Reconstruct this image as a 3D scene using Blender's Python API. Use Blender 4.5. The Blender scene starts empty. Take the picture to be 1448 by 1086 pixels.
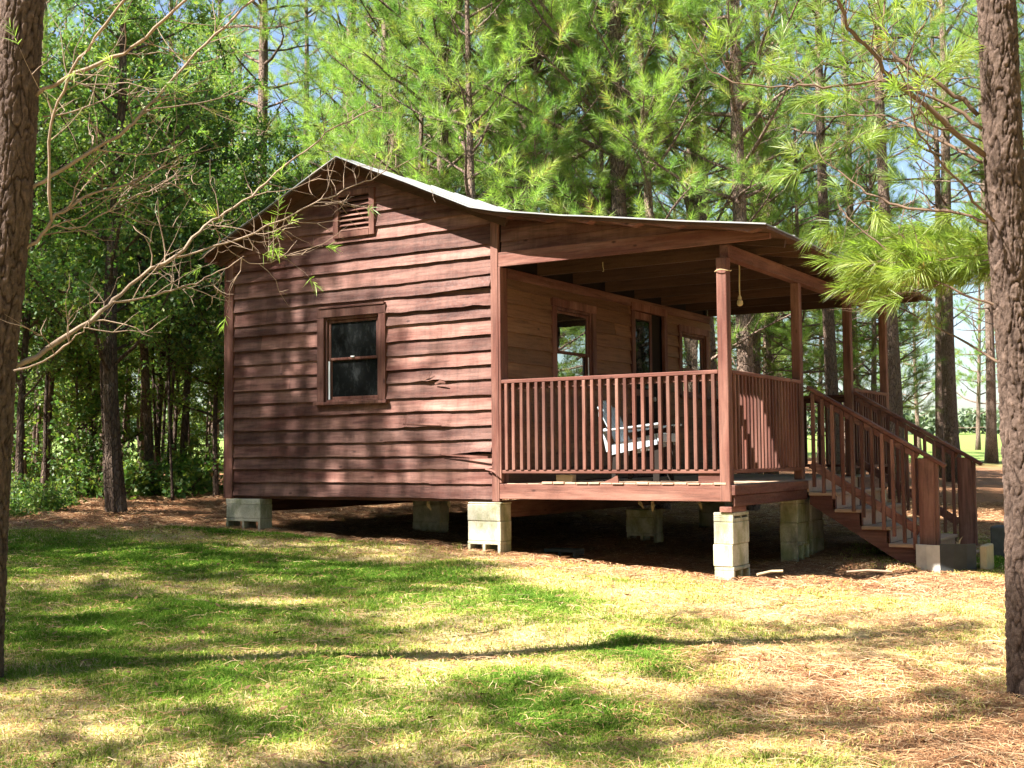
import bpy, math, random
import numpy as np
from mathutils import Vector, noise

random.seed(7)
RNG = np.random.default_rng(11)
SC = bpy.context.scene
COL = SC.collection

# ------------------------------------------------------------------ camera model (metres; x along the cabin front, y to the back)
CAM = dict(c=(6.5543, -10.4154, 0.4169), yaw=-0.5522, pitch=0.0594, roll=-0.0087, f=1731.4442)
_C = np.array(CAM['c'])
_s, _c = math.sin(CAM['yaw']), math.cos(CAM['yaw'])
_sp, _cp = math.sin(CAM['pitch']), math.cos(CAM['pitch'])
FW = np.array([_s*_cp, _c*_cp, _sp])
_R = np.array([_c, -_s, 0.0])
_U = np.cross(_R, FW)
_a = CAM['roll']
RT = math.cos(_a)*_R + math.sin(_a)*_U
UP = -math.sin(_a)*_R + math.cos(_a)*_U


def at(px, py, dep):
    return _C + (FW + RT*(px-724)/CAM['f'] - UP*(py-543)/CAM['f'])*dep


# ------------------------------------------------------------------ value noise and terrain
_perm = np.random.default_rng(3).random((256, 256))


def vnoise(x, y):
    x = np.asarray(x, float); y = np.asarray(y, float)
    xi = np.floor(x).astype(int); yi = np.floor(y).astype(int)
    fx = x-xi; fy = y-yi
    fx = fx*fx*(3-2*fx); fy = fy*fy*(3-2*fy)
    g = lambda a, b: _perm[a & 255, b & 255]
    return (g(xi, yi)*(1-fx)+g(xi+1, yi)*fx)*(1-fy) + (g(xi, yi+1)*(1-fx)+g(xi+1, yi+1)*fx)*fy


def fbm(x, y, o=4):
    s = 0; a = .5; t = 0
    for k in range(o):
        s = s + a*vnoise(x*2**k+17.3*k, y*2**k+5.1*k); t += a; a *= .5
    return s/t


def sstep(a, b, x):
    t = np.clip((x-a)/(b-a), 0, 1)
    return t*t*(3-2*t)


def gz(x, y):
    x = np.asarray(x, float); y = np.asarray(y, float)
    xs = np.clip(x, -8, 9); ys = np.clip(y, -14, 18)
    z = -.54-.045*xs+.012*ys
    d = (x-_C[0])*FW[0]+(y-_C[1])*FW[1]
    z = z + .021*np.maximum(0, d-28) * (d > 0)
    bump = (fbm(x*.9, y*.9, 3)-.5)*.11 + (fbm(x*3.1+9, y*3.1, 2)-.5)*.035
    near = np.exp(-((x+.3)**2+(y-.1)**2)/.6)+np.exp(-((x-2.35)**2+(y-.3)**2)/.6)+np.exp(-((x+3.5)**2+(y-.1)**2)/.6)
    z = z + bump*(1-np.clip(near, 0, 1))
    z = z - .080*np.exp(-((x-2.7)/1.5)**2-((y-.3)/2.3)**2)
    # raked mound of straw in front of the porch
    z = z + .055*np.exp(-(((x-2.75)/.35)**2+((y+.0)/.16)**2)) + .05*np.exp(-(((x-3.2)/.6)**2+((y-.45)/.2)**2))
    # shallow hollow under the cabin
    ins = sstep(-3.9, -3.4, x)*sstep(2.4, 1.9, x)*sstep(.1, .6, y)*sstep(5.6, 5.0, y)
    return z - .06*ins


def gp(px, py):
    d = FW + RT*(px-724)/CAM['f'] - UP*(py-543)/CAM['f']
    t = 5.0
    for _ in range(60):
        X = _C+d*t
        e = X[2]-float(gz(X[0], X[1]))
        t += .6*e/max(1e-3, -d[2])
    return _C+d*t


# ------------------------------------------------------------------ mesh building
class MB:
    def __init__(self):
        self.v = []; self.f = []; self.t = []

    def add(self, vs, fs, tint=0.5):
        o = len(self.v)
        self.v += [tuple(map(float, v)) for v in vs]
        self.f += [tuple(i+o for i in f) for f in fs]
        self.t += [tint]*len(vs)
        return self

    def box(self, x0, x1, y0, y1, z0, z1, ch=0.0, tint=None):
        if tint is None: tint = random.random()
        x0, x1 = sorted((x0, x1)); y0, y1 = sorted((y0, y1)); z0, z1 = sorted((z0, z1))
        return self.obox(((x0+x1)/2, (y0+y1)/2, (z0+z1)/2), (1, 0, 0), (0, 1, 0), (0, 0, 1), x1-x0, y1-y0, z1-z0, ch, tint)

    def obox(self, c, ax, ay, az, lx, ly, lz, ch=0.0, tint=None):
        """oriented box with chamfered edges"""
        if tint is None: tint = random.random()
        c = np.array(c, float); A = [np.array(a, float) for a in (ax, ay, az)]; h = [lx/2, ly/2, lz/2]
        ch = min(ch, min(h)*.6)
        if ch <= 0:
            vs = [c+A[0]*h[0]*i+A[1]*h[1]*j+A[2]*h[2]*k for i in (-1, 1) for j in (-1, 1) for k in (-1, 1)]
            return self.add(vs, [(0, 1, 3, 2), (4, 6, 7, 5), (0, 4, 5, 1), (2, 3, 7, 6), (0, 2, 6, 4), (1, 5, 7, 3)], tint)
        vs = []; idx = {}
        for i in (-1, 1):
            for j in (-1, 1):
                for k in (-1, 1):
                    s = (i, j, k)
                    for m in range(3):
                        p = c.copy()
                        for n in range(3):
                            p = p + A[n]*s[n]*(h[n] if n == m else h[n]-ch)
                        idx[(s, m)] = len(vs); vs.append(p)
        fs = []
        for m in range(3):
            a, b = [(1, 2), (2, 0), (0, 1)][m]
            for sg in (-1, 1):
                q = []
                for (u, w) in ((-1, -1), (1, -1), (1, 1), (-1, 1)):
                    s = [0, 0, 0]; s[m] = sg; s[a] = u; s[b] = w
                    q.append(idx[(tuple(s), m)])
                fs.append(tuple(q if sg > 0 else q[::-1]))
        for m in range(3):     # edges along m
            a, b = [(1, 2), (2, 0), (0, 1)][m]
            for u in (-1, 1):
                for w in (-1, 1):
                    def S(t):
                        s = [0, 0, 0]; s[m] = t; s[a] = u; s[b] = w; return tuple(s)
                    q = (idx[(S(-1), a)], idx[(S(1), a)], idx[(S(1), b)], idx[(S(-1), b)])
                    fs.append(q if u*w < 0 else q[::-1])
        for i in (-1, 1):
            for j in (-1, 1):
                for k in (-1, 1):
                    s = (i, j, k); q = (idx[(s, 0)], idx[(s, 1)], idx[(s, 2)])
                    fs.append(q if i*j*k > 0 else q[::-1])
        return self.add(vs, fs, tint)

    def beam(self, p, q, w, h, up=(0, 0, 1), ch=0.0, tint=None):
        """bar from p to q; w across, h along up"""
        p = np.array(p, float); q = np.array(q, float); d = q-p; L = np.linalg.norm(d); d = d/L
        u = np.array(up, float); u = u-d*(u@d); u /= np.linalg.norm(u); s = np.cross(d, u)
        return self.obox((p+q)/2, d, s, u, L, w, h, ch, tint)

    def tube(self, pts, rad, n=6, tint=.5, cap=True):
        pts = np.array(pts, float); m = len(pts)
        rad = np.broadcast_to(np.array(rad, float), (m,))
        tg = np.gradient(pts, axis=0); tg /= (np.linalg.norm(tg, axis=1)[:, None]+1e-12)
        ref = np.array([0, 0, 1.0]) if abs(tg[0][2]) < .8 else np.array([1.0, 0, 0])
        vs = []
        for i in range(m):
            a = np.cross(tg[i], ref); a /= np.linalg.norm(a)+1e-12; b = np.cross(tg[i], a); ref = np.cross(a, tg[i])
            for k in range(n):
                th = 2*math.pi*k/n
                vs.append(pts[i]+rad[i]*(math.cos(th)*a+math.sin(th)*b))
        fs = [(i*n+k, i*n+(k+1) % n, (i+1)*n+(k+1) % n, (i+1)*n+k) for i in range(m-1) for k in range(n)]
        if cap:
            fs.append(tuple(range(n))[::-1]); fs.append(tuple((m-1)*n+k for k in range(n)))
        return self.add(vs, fs, tint)

    def lathe(self, prof, c=(0, 0, 0), n=16, tint=.5):
        m = len(prof); vs = []
        for r, z in prof:
            for k in range(n):
                th = 2*math.pi*k/n; vs.append((c[0]+r*math.cos(th), c[1]+r*math.sin(th), c[2]+z))
        fs = [(i*n+k, i*n+(k+1) % n, (i+1)*n+(k+1) % n, (i+1)*n+k) for i in range(m-1) for k in range(n)]
        fs.append(tuple(range(n))[::-1]); fs.append(tuple((m-1)*n+k for k in range(n)))
        return self.add(vs, fs, tint)

    def prism(self, poly, axis, a0, a1, tint=.5):
        """extrude a 2-D polygon along axis (0: poly in yz, 1: poly in xz)"""
        n = len(poly); vs = []
        for a in (a0, a1):
            for (u, w) in poly:
                vs.append((a, u, w) if axis == 0 else (u, a, w))
        fs = [tuple(range(n)), tuple(range(2*n-1, n-1, -1))] + [(i, i+n, (i+1) % n+n, (i+1) % n) for i in range(n)]
        return self.add(vs, fs, tint)

    def build(self, name, m, parent=None, smooth=False):
        me = bpy.data.meshes.new(name)
        me.from_pydata(self.v, [], self.f)
        a = me.attributes.new('tint', 'FLOAT', 'POINT'); a.data.foreach_set('value', np.array(self.t, np.float32))
        me.materials.append(m); me.update()
        bm_fix(me)
        if smooth: me.polygons.foreach_set('use_smooth', [True]*len(me.polygons))
        return link(name, me, parent)


def bm_fix(me):
    import bmesh
    bm = bmesh.new(); bm.from_mesh(me); bmesh.ops.recalc_face_normals(bm, faces=bm.faces); bm.to_mesh(me); bm.free()


def link(name, me, parent=None):
    o = bpy.data.objects.new(name, me); COL.objects.link(o)
    if parent is not None: o.parent = parent
    return o


def npmesh(name, verts, nper, faces_per, m, tint=None, smooth=False, attrs=None):
    """mesh of many equal pieces: verts (N*nper,3); faces_per: index tuples within a piece (all of one size)"""
    N = len(verts)//nper
    fp = np.array(faces_per); k = fp.shape[1]
    F = (np.arange(N)[:, None, None]*nper + fp[None]).reshape(-1)
    me = bpy.data.meshes.new(name)
    me.vertices.add(len(verts)); me.vertices.foreach_set('co', np.asarray(verts, np.float32).reshape(-1))
    me.loops.add(len(F)); me.loops.foreach_set('vertex_index', F.astype(np.int32))
    npol = len(F)//k
    me.polygons.add(npol); me.polygons.foreach_set('loop_start', np.arange(npol, dtype=np.int32)*k)
    if tint is not None:
        a = me.attributes.new('tint', 'FLOAT', 'POINT')
        a.data.foreach_set('value', np.repeat(np.asarray(tint, np.float32), nper) if len(tint) == N else np.asarray(tint, np.float32))
    me.materials.append(m); me.update(calc_edges=True)
    if smooth: me.polygons.foreach_set('use_smooth', np.ones(npol, bool))
    me.validate()
    return me


def tag(o, label=None, cat=None, group=None, kind=None):
    if label: o['label'] = label
    if cat: o['category'] = cat
    if group: o['group'] = group
    if kind: o['kind'] = kind
    return o


def thing(name, label, cat, loc=(0, 0, 0), group=None, rz=0):
    o = bpy.data.objects.new(name, None); COL.objects.link(o)
    o.empty_display_size = .2; o.location = loc; o.rotation_euler = (0, 0, rz)
    return tag(o, label, cat, group)


# ------------------------------------------------------------------ materials
class NT:
    def __init__(self, name):
        self.m = bpy.data.materials.new(name); self.m.use_nodes = True
        self.t = self.m.node_tree; self.t.nodes.clear()
        self.out = self.n('ShaderNodeOutputMaterial')

    def n(self, typ, **kw):
        x = self.t.nodes.new(typ)
        for k, v in kw.items():
            if k == 'inp':
                for a, b in v.items():
                    if hasattr(b, 'is_linked') or isinstance(b, bpy.types.NodeSocket): self.t.links.new(b, x.inputs[a])
                    else: x.inputs[a].default_value = b
            else: setattr(x, k, v)
        return x

    def coord(self, scale=(1, 1, 1), space='Object'):
        c = self.n('ShaderNodeTexCoord')
        return self.n('ShaderNodeMapping', inp={'Vector': c.outputs[space], 'Scale': scale}).outputs[0]

    def noise(self, vec, scale=5, detail=4, rough=.55, dist=0):
        return self.n('ShaderNodeTexNoise', inp={'Vector': vec, 'Scale': scale, 'Detail': detail, 'Roughness': rough, 'Distortion': dist}).outputs['Fac']

    def vor(self, vec, scale=5, feature='F1', out='Distance', rnd=1):
        return self.n('ShaderNodeTexVoronoi', feature=feature, inp={'Vector': vec, 'Scale': scale, 'Randomness': rnd}).outputs[out]

    def ramp(self, fac, stops):
        r = self.n('ShaderNodeValToRGB', inp={'Fac': fac}); e = r.color_ramp.elements
        while len(e) < len(stops): e.new(.5)
        for i, (p, c) in enumerate(stops):
            e[i].position = p; e[i].color = (c, c, c, 1) if not hasattr(c, '__len__') else (*c, 1)
        return r.outputs[0]

    def mix(self, fac, a, b, mode='MIX'):
        x = self.n('ShaderNodeMix', data_type='RGBA', blend_type=mode)
        for i, v in ((0, fac), (6, a), (7, b)):
            if isinstance(v, bpy.types.NodeSocket): self.t.links.new(v, x.inputs[i])
            elif i == 0: x.inputs[i].default_value = v
            else: x.inputs[i].default_value = (*v, 1) if hasattr(v, '__len__') else (v, v, v, 1)
        return x.outputs[2]

    def math(self, op, a, b=0.0):
        return self.n('ShaderNodeMath', operation=op, inp={0: a, 1: b}).outputs[0]

    def attr(self, name):
        return self.n('ShaderNodeAttribute', attribute_name=name).outputs['Fac']

    def rand(self):
        return self.n('ShaderNodeObjectInfo').outputs['Random']

    def bump(self, h, strength=.4, dist=.01):
        return self.n('ShaderNodeBump', inp={'Height': h, 'Strength': strength, 'Distance': dist}).outputs[0]

    def done(self, color, rough=.8, spec=.3, normal=None, **kw):
        b = self.n('ShaderNodeBsdfPrincipled')
        for k, v in dict({'Base Color': color, 'Roughness': rough, 'Specular IOR Level': spec}, **kw).items():
            if isinstance(v, bpy.types.NodeSocket): self.t.links.new(v, b.inputs[k])
            elif k == 'Base Color' and hasattr(v, '__len__') and len(v) == 3: b.inputs[k].default_value = (*v, 1)
            else: b.inputs[k].default_value = v
        if normal is not None: self.t.links.new(normal, b.inputs['Normal'])
        self.t.links.new(b.outputs[0], self.out.inputs[0])
        return self.m


def painted_wood(name, base, fade, axis=0, worn=.5, streak=False):
    """brown-red stained timber: long grain, faded streaks, dark knots and stains"""
    t = NT(name)
    sc = [26, 26, 26]; sc[axis] = 1.6
    g = t.noise(t.coord(tuple(sc)), 1.6, 5, .6, .3)
    sc2 = [7, 7, 7]; sc2[axis] = 1.0
    big = t.noise(t.coord(tuple(sc2)), .9, 4, .6)
    fine = t.noise(t.coord((60, 60, 60)), 1, 2)
    col = t.mix(t.ramp(big, [(.40, 0), (.72, worn)]), base, fade)
    tt = t.attr('tint')
    col = t.mix(1.0, col, t.ramp(tt, [(0, .62), (1, 1.25)]), 'MULTIPLY')
    col = t.mix(1.0, col, t.ramp(g, [(.25, .50), (.5, 1.0), (.75, 1.2)]), 'MULTIPLY')
    if streak:
        ws = t.noise(t.coord((13, 13, .9)), 1.0, 4, .65)
        col = t.mix(1.0, col, t.ramp(ws, [(.36, .80), (.52, 1.0), (.68, 1.08)]), 'MULTIPLY')
    kn = [5.5, 5.5, 5.5]; kn[axis] = 2.6
    k = t.vor(t.coord(tuple(kn)), 1.0)
    col = t.mix(t.ramp(k, [(.035, .85), (.09, 0)]), col, tuple(c*.35 for c in base))
    st = t.noise(t.coord((2.3, 2.3, 2.3)), 1.1, 5, .7)
    col = t.mix(t.ramp(st, [(.56, 0), (.75, .45)]), col, tuple(c*.5 for c in base))
    h = t.math('ADD', g, t.math('MULTIPLY', fine, .35))
    return t.done(col, t.ramp(fine, [(.3, .62), (.7, .86)]), .28, t.bump(h, .45, .006))


BR = (.086, .029, .021); FD = (.32, .170, .135)
M_sid = painted_wood('siding stain', BR, FD, 0, .78, True)
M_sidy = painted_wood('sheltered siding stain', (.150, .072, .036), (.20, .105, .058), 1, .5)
M_trimx = painted_wood('trim stain x', (.094, .032, .022), (.27, .14, .105), 0, .68)
M_trimy = painted_wood('trim stain y', (.094, .032, .022), (.27, .14, .105), 1, .68)
M_trimz = painted_wood('trim stain z', (.094, .032, .022), (.27, .14, .105), 2, .68)
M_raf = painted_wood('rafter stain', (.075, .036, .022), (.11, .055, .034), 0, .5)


def mk(name, fn):
    t = NT(name); return fn(t)


def f_deck(t):
    g = t.noise(t.coord((3, 40, 40)), 1.2, 5)
    col = t.mix(g, (.20, .12, .08), (.42, .30, .21))
    return t.done(t.mix(1.0, col, t.ramp(t.attr('tint'), [(0, .75), (1, 1.15)]), 'MULTIPLY'), .85, .2, t.bump(g, .4, .005))


def f_deckend(t):
    g = t.noise(t.coord((30, 30, 30)), 1.2, 5)
    return t.done(t.mix(g, (.26, .15, .10), (.50, .36, .26)), .85, .2)


def f_metal(t):
    n = t.noise(t.coord((4, 4, 4)), 1.5, 5)
    r = t.noise(t.coord((1.3, 1.3, 1.3)), 2, 5, .7)
    col = t.mix(t.ramp(r, [(.55, 0), (.72, .6)]), t.mix(n, (.20, .205, .21), (.30, .305, .305)), (.30, .20, .14))
    return t.done(col, .5, .5, None, Metallic=.35)


def f_block(t):
    o = t.coord((1, 1, 1))
    n = t.noise(t.coord((9, 9, 9)), 1, 5, .65); fine = t.noise(t.coord((140, 140, 140)), 1, 2)
    col = t.mix(n, (.36, .335, .25), (.60, .56, .45))
    col = t.mix(1.0, col, t.ramp(fine, [(.3, .72), (.65, 1.08)]), 'MULTIPLY')
    a = t.noise(t.coord((3.2, 3.2, 2.2)), 1.3, 5, .7)
    col = t.mix(t.ramp(a, [(.46, 0), (.64, .75)]), col, (.20, .21, .09))
    b = t.noise(t.coord((7, 7, 2)), 1.0, 4, .7)
    col = t.mix(t.ramp(b, [(.50, 0), (.70, .7)]), col, (.11, .10, .075))
    col = t.mix(1.0, col, t.ramp(t.rand(), [(0, .78), (1, 1.1)]), 'MULTIPLY')
    return t.done(col, .95, .15, t.bump(t.math('ADD', fine, n), .6, .004))


def f_dark(t):
    n = t.noise(t.coord((5, 5, 5)), 1, 4)
    return t.done(t.mix(n, (.012, .010, .009), (.03, .024, .02)), .9, .1)


def f_glass(t, strength=.3):
    n = t.noise(t.coord((3, 3, 3)), 1.2, 3)
    d = t.n('ShaderNodeBsdfDiffuse', inp={'Color': (.008, .009, .009, 1)})
    dust = t.n('ShaderNodeBsdfDiffuse', inp={'Color': (.25, .27, .28, 1)})
    dm = t.n('ShaderNodeMixShader', inp={0: t.ramp(t.noise(t.coord((9, 9, 5)), 1.5, 5, .75), [(.5, 0), (.85, .16)]), 1: d.outputs[0], 2: dust.outputs[0]})
    g = t.n('ShaderNodeBsdfGlossy', inp={'Color': (.95, 1, .97, 1), 'Roughness': .012, 'Normal': t.bump(n, .05, .01)})
    lw = t.n('ShaderNodeFresnel', inp={'IOR': 1.5})
    fac = t.math('MULTIPLY', lw.outputs[0], strength)
    mx = t.n('ShaderNodeMixShader', inp={0: fac, 1: dm.outputs[0], 2: g.outputs[0]})
    t.t.links.new(mx.outputs[0], t.out.inputs[0]); return t.m


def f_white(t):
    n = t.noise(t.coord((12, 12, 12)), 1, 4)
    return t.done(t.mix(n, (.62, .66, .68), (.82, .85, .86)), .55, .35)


def f_bark(t, a=(.115, .075, .055), b=(.33, .24, .19)):
    v = t.coord((1, 1, .34))
    e = t.vor(t.n('ShaderNodeVectorMath', operation='ADD', inp={0: v, 1: t.n('ShaderNodeVectorMath', operation='SCALE', inp={0: t.n('ShaderNodeTexNoise', inp={'Vector': v, 'Scale': 9}).outputs['Color'], 'Scale': .09}).outputs[0]}).outputs[0], 27, 'DISTANCE_TO_EDGE')
    n = t.noise(t.coord((1, 1, .5)), 30, 5, .7)
    col = t.mix(n, a, b)
    col = t.mix(t.ramp(e, [(.0, .7), (.10, 0)]), col, (.035, .024, .019))
    lich = t.noise(t.coord((1, 1, .6)), 3.5, 5, .7)
    col = t.mix(t.ramp(lich, [(.55, 0), (.72, .5)]), col, (.33, .30, .26))
    col = t.mix(1.0, col, t.ramp(t.rand(), [(0, .75), (1, 1.15)]), 'MULTIPLY')
    h = t.math('ADD', t.ramp(e, [(0, 0), (.14, 1)]), t.math('MULTIPLY', n, .4))
    return t.done(col, .95, .12, t.bump(h, .9, .02))


def f_nearbark(t):
    n = t.noise(t.coord((1, 1, .6)), 55, 5, .7); n2 = t.noise(t.coord((1, 1, .5)), 11, 4, .7)
    cr = t.attr('tint'); ce = t.attr('cell')
    col = t.mix(n2, (.062, .040, .031), (.150, .104, .083))
    col = t.mix(1.0, col, t.ramp(ce, [(0, .62), (.6, 1.0), (1, 1.5)]), 'MULTIPLY')
    col = t.mix(1.0, col, t.ramp(n, [(.3, .62), (.7, 1.15)]), 'MULTIPLY')
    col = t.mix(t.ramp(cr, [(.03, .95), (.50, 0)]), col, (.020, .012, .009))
    return t.done(col, .93, .15, t.bump(n, 1.0, .012))


def f_twig(t, a=(.20, .115, .07), b=(.46, .32, .22)):
    n = t.noise(t.coord((12, 12, 12)), 1, 5, .7)
    col = t.mix(n, a, b)
    return t.done(t.mix(1.0, col, t.ramp(t.attr('tint'), [(0, .65), (1, 1.2)]), 'MULTIPLY'), .85, .2, t.bump(n, .5, .005))


def f_leaf(t, lo, hi, yellow, trans=.45, gloss=.25, nscale=.55, dead=False):
    """thin leaves or needles: diffuse + light passing through"""
    tc = t.n('ShaderNodeNewGeometry')
    n = t.noise(tc.outputs['Position'], nscale, 3, .6)
    col = t.mix(t.ramp(n, [(.32, 0), (.68, 1)]), lo, hi)
    col = t.mix(t.ramp(t.attr('tint'), [(.5, 0), (1, .75)]), col, yellow)
    if dead: col = t.mix(t.ramp(t.attr('tint'), [(.885, 0), (.93, 1)]), col, (.24, .125, .055))
    col = t.mix(1.0, col, t.ramp(t.rand(), [(0, .76), (1, 1.2)]), 'MULTIPLY')
    d = t.n('ShaderNodeBsdfDiffuse', inp={'Color': col})
    tr = t.n('ShaderNodeBsdfTranslucent', inp={'Color': t.mix(1.0, col, (1.15, 1.25, .7), 'MULTIPLY')})
    m1 = t.n('ShaderNodeMixShader', inp={0: trans, 1: d.outputs[0], 2: tr.outputs[0]})
    g = t.n('ShaderNodeBsdfGlossy', inp={'Color': (1, 1, 1, 1), 'Roughness': .5})
    m2 = t.n('ShaderNodeMixShader', inp={0: gloss*.09, 1: m1.outputs[0], 2: g.outputs[0]})
    t.t.links.new(m2.outputs[0], t.out.inputs[0]); return t.m


def f_plain(t, c, r=.8, v=.25):
    n = t.noise(t.coord((14, 14, 14)), 1, 4)
    return t.done(t.mix(n, tuple(x*(1-v) for x in c), tuple(x*(1+v) for x in c)), r, .25)


M_deck = mk('deck boards', f_deck); M_deckend = mk('weathered board ends', f_deckend)
M_metal = mk('roof metal', f_metal); M_block = mk('concrete block', f_block); M_dark = mk('dark recess', f_dark)
M_glass = mk('front window glass', lambda t: f_glass(t, .4)); M_pglass = mk('porch window glass', lambda t: f_glass(t, 5.5))
M_white = mk('white paint', f_white); M_chair = mk('shade-greyed white paint', lambda t: f_plain(t, (.36, .41, .44), .7, .2))  # chair paint is white with porch shade put into its grey
M_bark = mk('pine bark', f_bark); M_dbark = mk('dark bark', lambda t: f_bark(t, (.05, .036, .027), (.15, .105, .08)))
M_nbark = mk('near pine bark', f_nearbark); M_twig = mk('bare twig bark', lambda t: f_twig(t, (.13, .085, .058), (.35, .26, .19))); M_twigd = mk('dark twig bark', lambda t: f_twig(t, (.06, .036, .026), (.19, .125, .085)))  # right pine's branch shade is put into the dark twig bark
M_need = mk('pine needles', lambda t: f_leaf(t, (.105, .22, .05), (.25, .37, .075), (.46, .45, .12), .55, dead=True))
M_needn = mk('young pine needles', lambda t: f_leaf(t, (.17, .26, .045), (.25, .34, .06), (.38, .40, .09), .55, .3, 1.6, dead=True))
M_leaf = mk('broad leaves', lambda t: f_leaf(t, (.05, .125, .03), (.12, .225, .045), (.30, .34, .065), .5, .3))
M_farhaze = mk('hazy far tree leaves', lambda t: f_leaf(t, (.17, .22, .16), (.22, .27, .20), (.25, .28, .19), .3, .1, .05))  # distance haze is mixed into the pale leaf colour
M_rope = mk('rope', lambda t: f_plain(t, (.42, .33, .18)))
M_panelg = mk('weathered grey panel', lambda t: f_plain(t, (.42, .41, .38), .8, .35))
M_panelb = mk('black panel', lambda t: f_plain(t, (.030, .033, .036), .55, .5))
M_pale = mk('pale timber', lambda t: f_plain(t, (.34, .27, .17), .85, .3))
M_soil = mk('soil', lambda t: f_plain(t, (.20, .12, .06), .95, .4))
M_darkstone_shade = mk('dark stone', lambda t: f_plain(t, (.06, .062, .06), .9, .4))


def f_blade(t):
    n = t.attr('tint')
    col = t.ramp(n, [(0, (.10, .19, .025)), (.35, (.21, .29, .045)), (.6, (.46, .43, .13)), (1, (.66, .55, .28))])
    d = t.n('ShaderNodeBsdfDiffuse', inp={'Color': col})
    tr = t.n('ShaderNodeBsdfTranslucent', inp={'Color': t.mix(1.0, col, (1.1, 1.2, .7), 'MULTIPLY')})
    m1 = t.n('ShaderNodeMixShader', inp={0: .35, 1: d.outputs[0], 2: tr.outputs[0]})
    t.t.links.new(m1.outputs[0], t.out.inputs[0]); return t.m


M_blade = mk('grass blades', f_blade)


def f_straw(t):
    col = t.ramp(t.attr('tint'), [(0, (.10, .045, .022)), (.45, (.33, .155, .07)), (.75, (.46, .26, .13)), (1, (.60, .43, .26))])
    return t.done(col, .75, .25)


M_straw = mk('pine straw', f_straw)
M_litter = mk('dead leaf', lambda t: f_plain(t, (.16, .085, .045), .9, .4))


def f_ground(t):
    P = t.n('ShaderNodeNewGeometry').outputs['Position']
    a = t.noise(P, 1.1, 6, .7); b = t.noise(P, 9, 5, .7); c = t.noise(P, 55, 3, .6)
    gr, st, far = t.attr('grass'), t.attr('straw'), t.attr('field')
    dry = t.mix(b, (.40, .29, .13), (.60, .49, .26))
    col = t.mix(t.ramp(t.math('ADD', gr, t.math('MULTIPLY', t.math('SUBTRACT', b, .5), .7)), [(.3, 0), (.75, 1)]), dry, t.mix(a, (.10, .15, .03), (.19, .22, .055)))
    sc = t.mix(b, (.17, .080, .042), (.37, .19, .10))
    sf = t.ramp(t.math('ADD', st, t.math('MULTIPLY', t.math('SUBTRACT', b, .5), .6)), [(.25, 0), (.7, 1)])
    col = t.mix(sf, col, sc)
    col = t.mix(far, col, t.mix(a, (.13, .20, .05), (.21, .28, .075)))
    col = t.mix(1.0, col, t.ramp(c, [(.3, .6), (.55, 1.0), (.75, 1.15)]), 'MULTIPLY')
    return t.done(col, .95, .1, t.bump(t.math('ADD', b, c), .8, .03))


M_ground = mk('ground cover', f_ground)

# ------------------------------------------------------------------ ground masks
BLOBS = []
for (x, y, rx, ry, w) in ((-2.2, -2.6, 2.2, .9, .9), (-.4, -2.1, 1.7, .5, .9), (.2, -4.6, 1.3, .9, .6), (-3.2, -.5, .9, .22, .9), (-2.2, -.25, .7, .18, .8),
                          (1.6, -2.8, 1.4, .8, .5), (3.3, -4.0, .6, .45, .6), (3.6, -5.3, .9, .55, .6), (4.2, 3.0, 1.2, 1.2, 1.0), (4.9, 5.5, 1.5, 2.2, .9), (1.0, -5.8, 1.2, .6, .65),
                          (2.4, -5.8, 1.3, .6, .45), (-5.0, -4.0, 2.5, 1.5, .9), (6, 11, 5, 1.2, .5)):
    BLOBS.append((x, y, rx, ry, w))


def masks(x, y):
    x = np.asarray(x, float); y = np.asarray(y, float)
    wx = x+(fbm(x*1.3+3, y*1.3, 3)-.5)*.9; wy = y+(fbm(x*1.3+40, y*1.3+7, 3)-.5)*.6
    g = np.zeros_like(x)
    for (bx, by, rx, ry, w) in BLOBS:
        g = np.maximum(g, w*np.exp(-(((wx-bx)/rx)**2+((wy-by)/ry)**2)**1.4))
    patch = fbm(x*1.7+1.5, y*1.7+2.2, 4)
    lawn = sstep(1.0, -1.0, y-.25*x)          # in front of the cabin
    g = np.clip(g*(.72+.7*patch)*1.05 + .32*sstep(.40, .65, patch)*lawn, 0, 1)
    # straw: right foreground, beneath and behind the cabin, the woodland floor
    st = np.zeros_like(x)
    for (bx, by, rx, ry, w) in ((5.4, -4.6, 1.5, 1.0, 1.0), (4.6, -3.6, 1.2, .5, .85), (5.6, -2.6, 1.6, .9, .55), (3.0, .1, 1.6, .5, .8), (1.0, -.4, 1.8, .35, .55), (3.9, -1.3, 1.6, 1.0, .45)):
        st = np.maximum(st, w*np.exp(-(((wx-bx)/rx)**2+((wy-by)/ry)**2)**1.3))
    wood = sstep(-.6, .4, wy + .14*np.minimum(wx+1, 0)*-1 - .9*sstep(-3.5, -5, wx)*-1)
    st = np.maximum(st, wood*.95)
    st = st*(1-.85*g*(wood > .2)) if True else st
    d = (x-_C[0])*FW[0]+(y-_C[1])*FW[1]
    field = sstep(38, 43, d+(fbm(x*.2, y*.2, 2)-.5)*6)
    return g, np.clip(st, 0, 1), field


def graded(lo, hi, c, n, k):
    u = np.linspace(-1, 1, n)
    s = np.sinh(k*u)/np.sinh(k)
    return np.where(s < 0, c+s*(c-lo), c+s*(hi-c))


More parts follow.
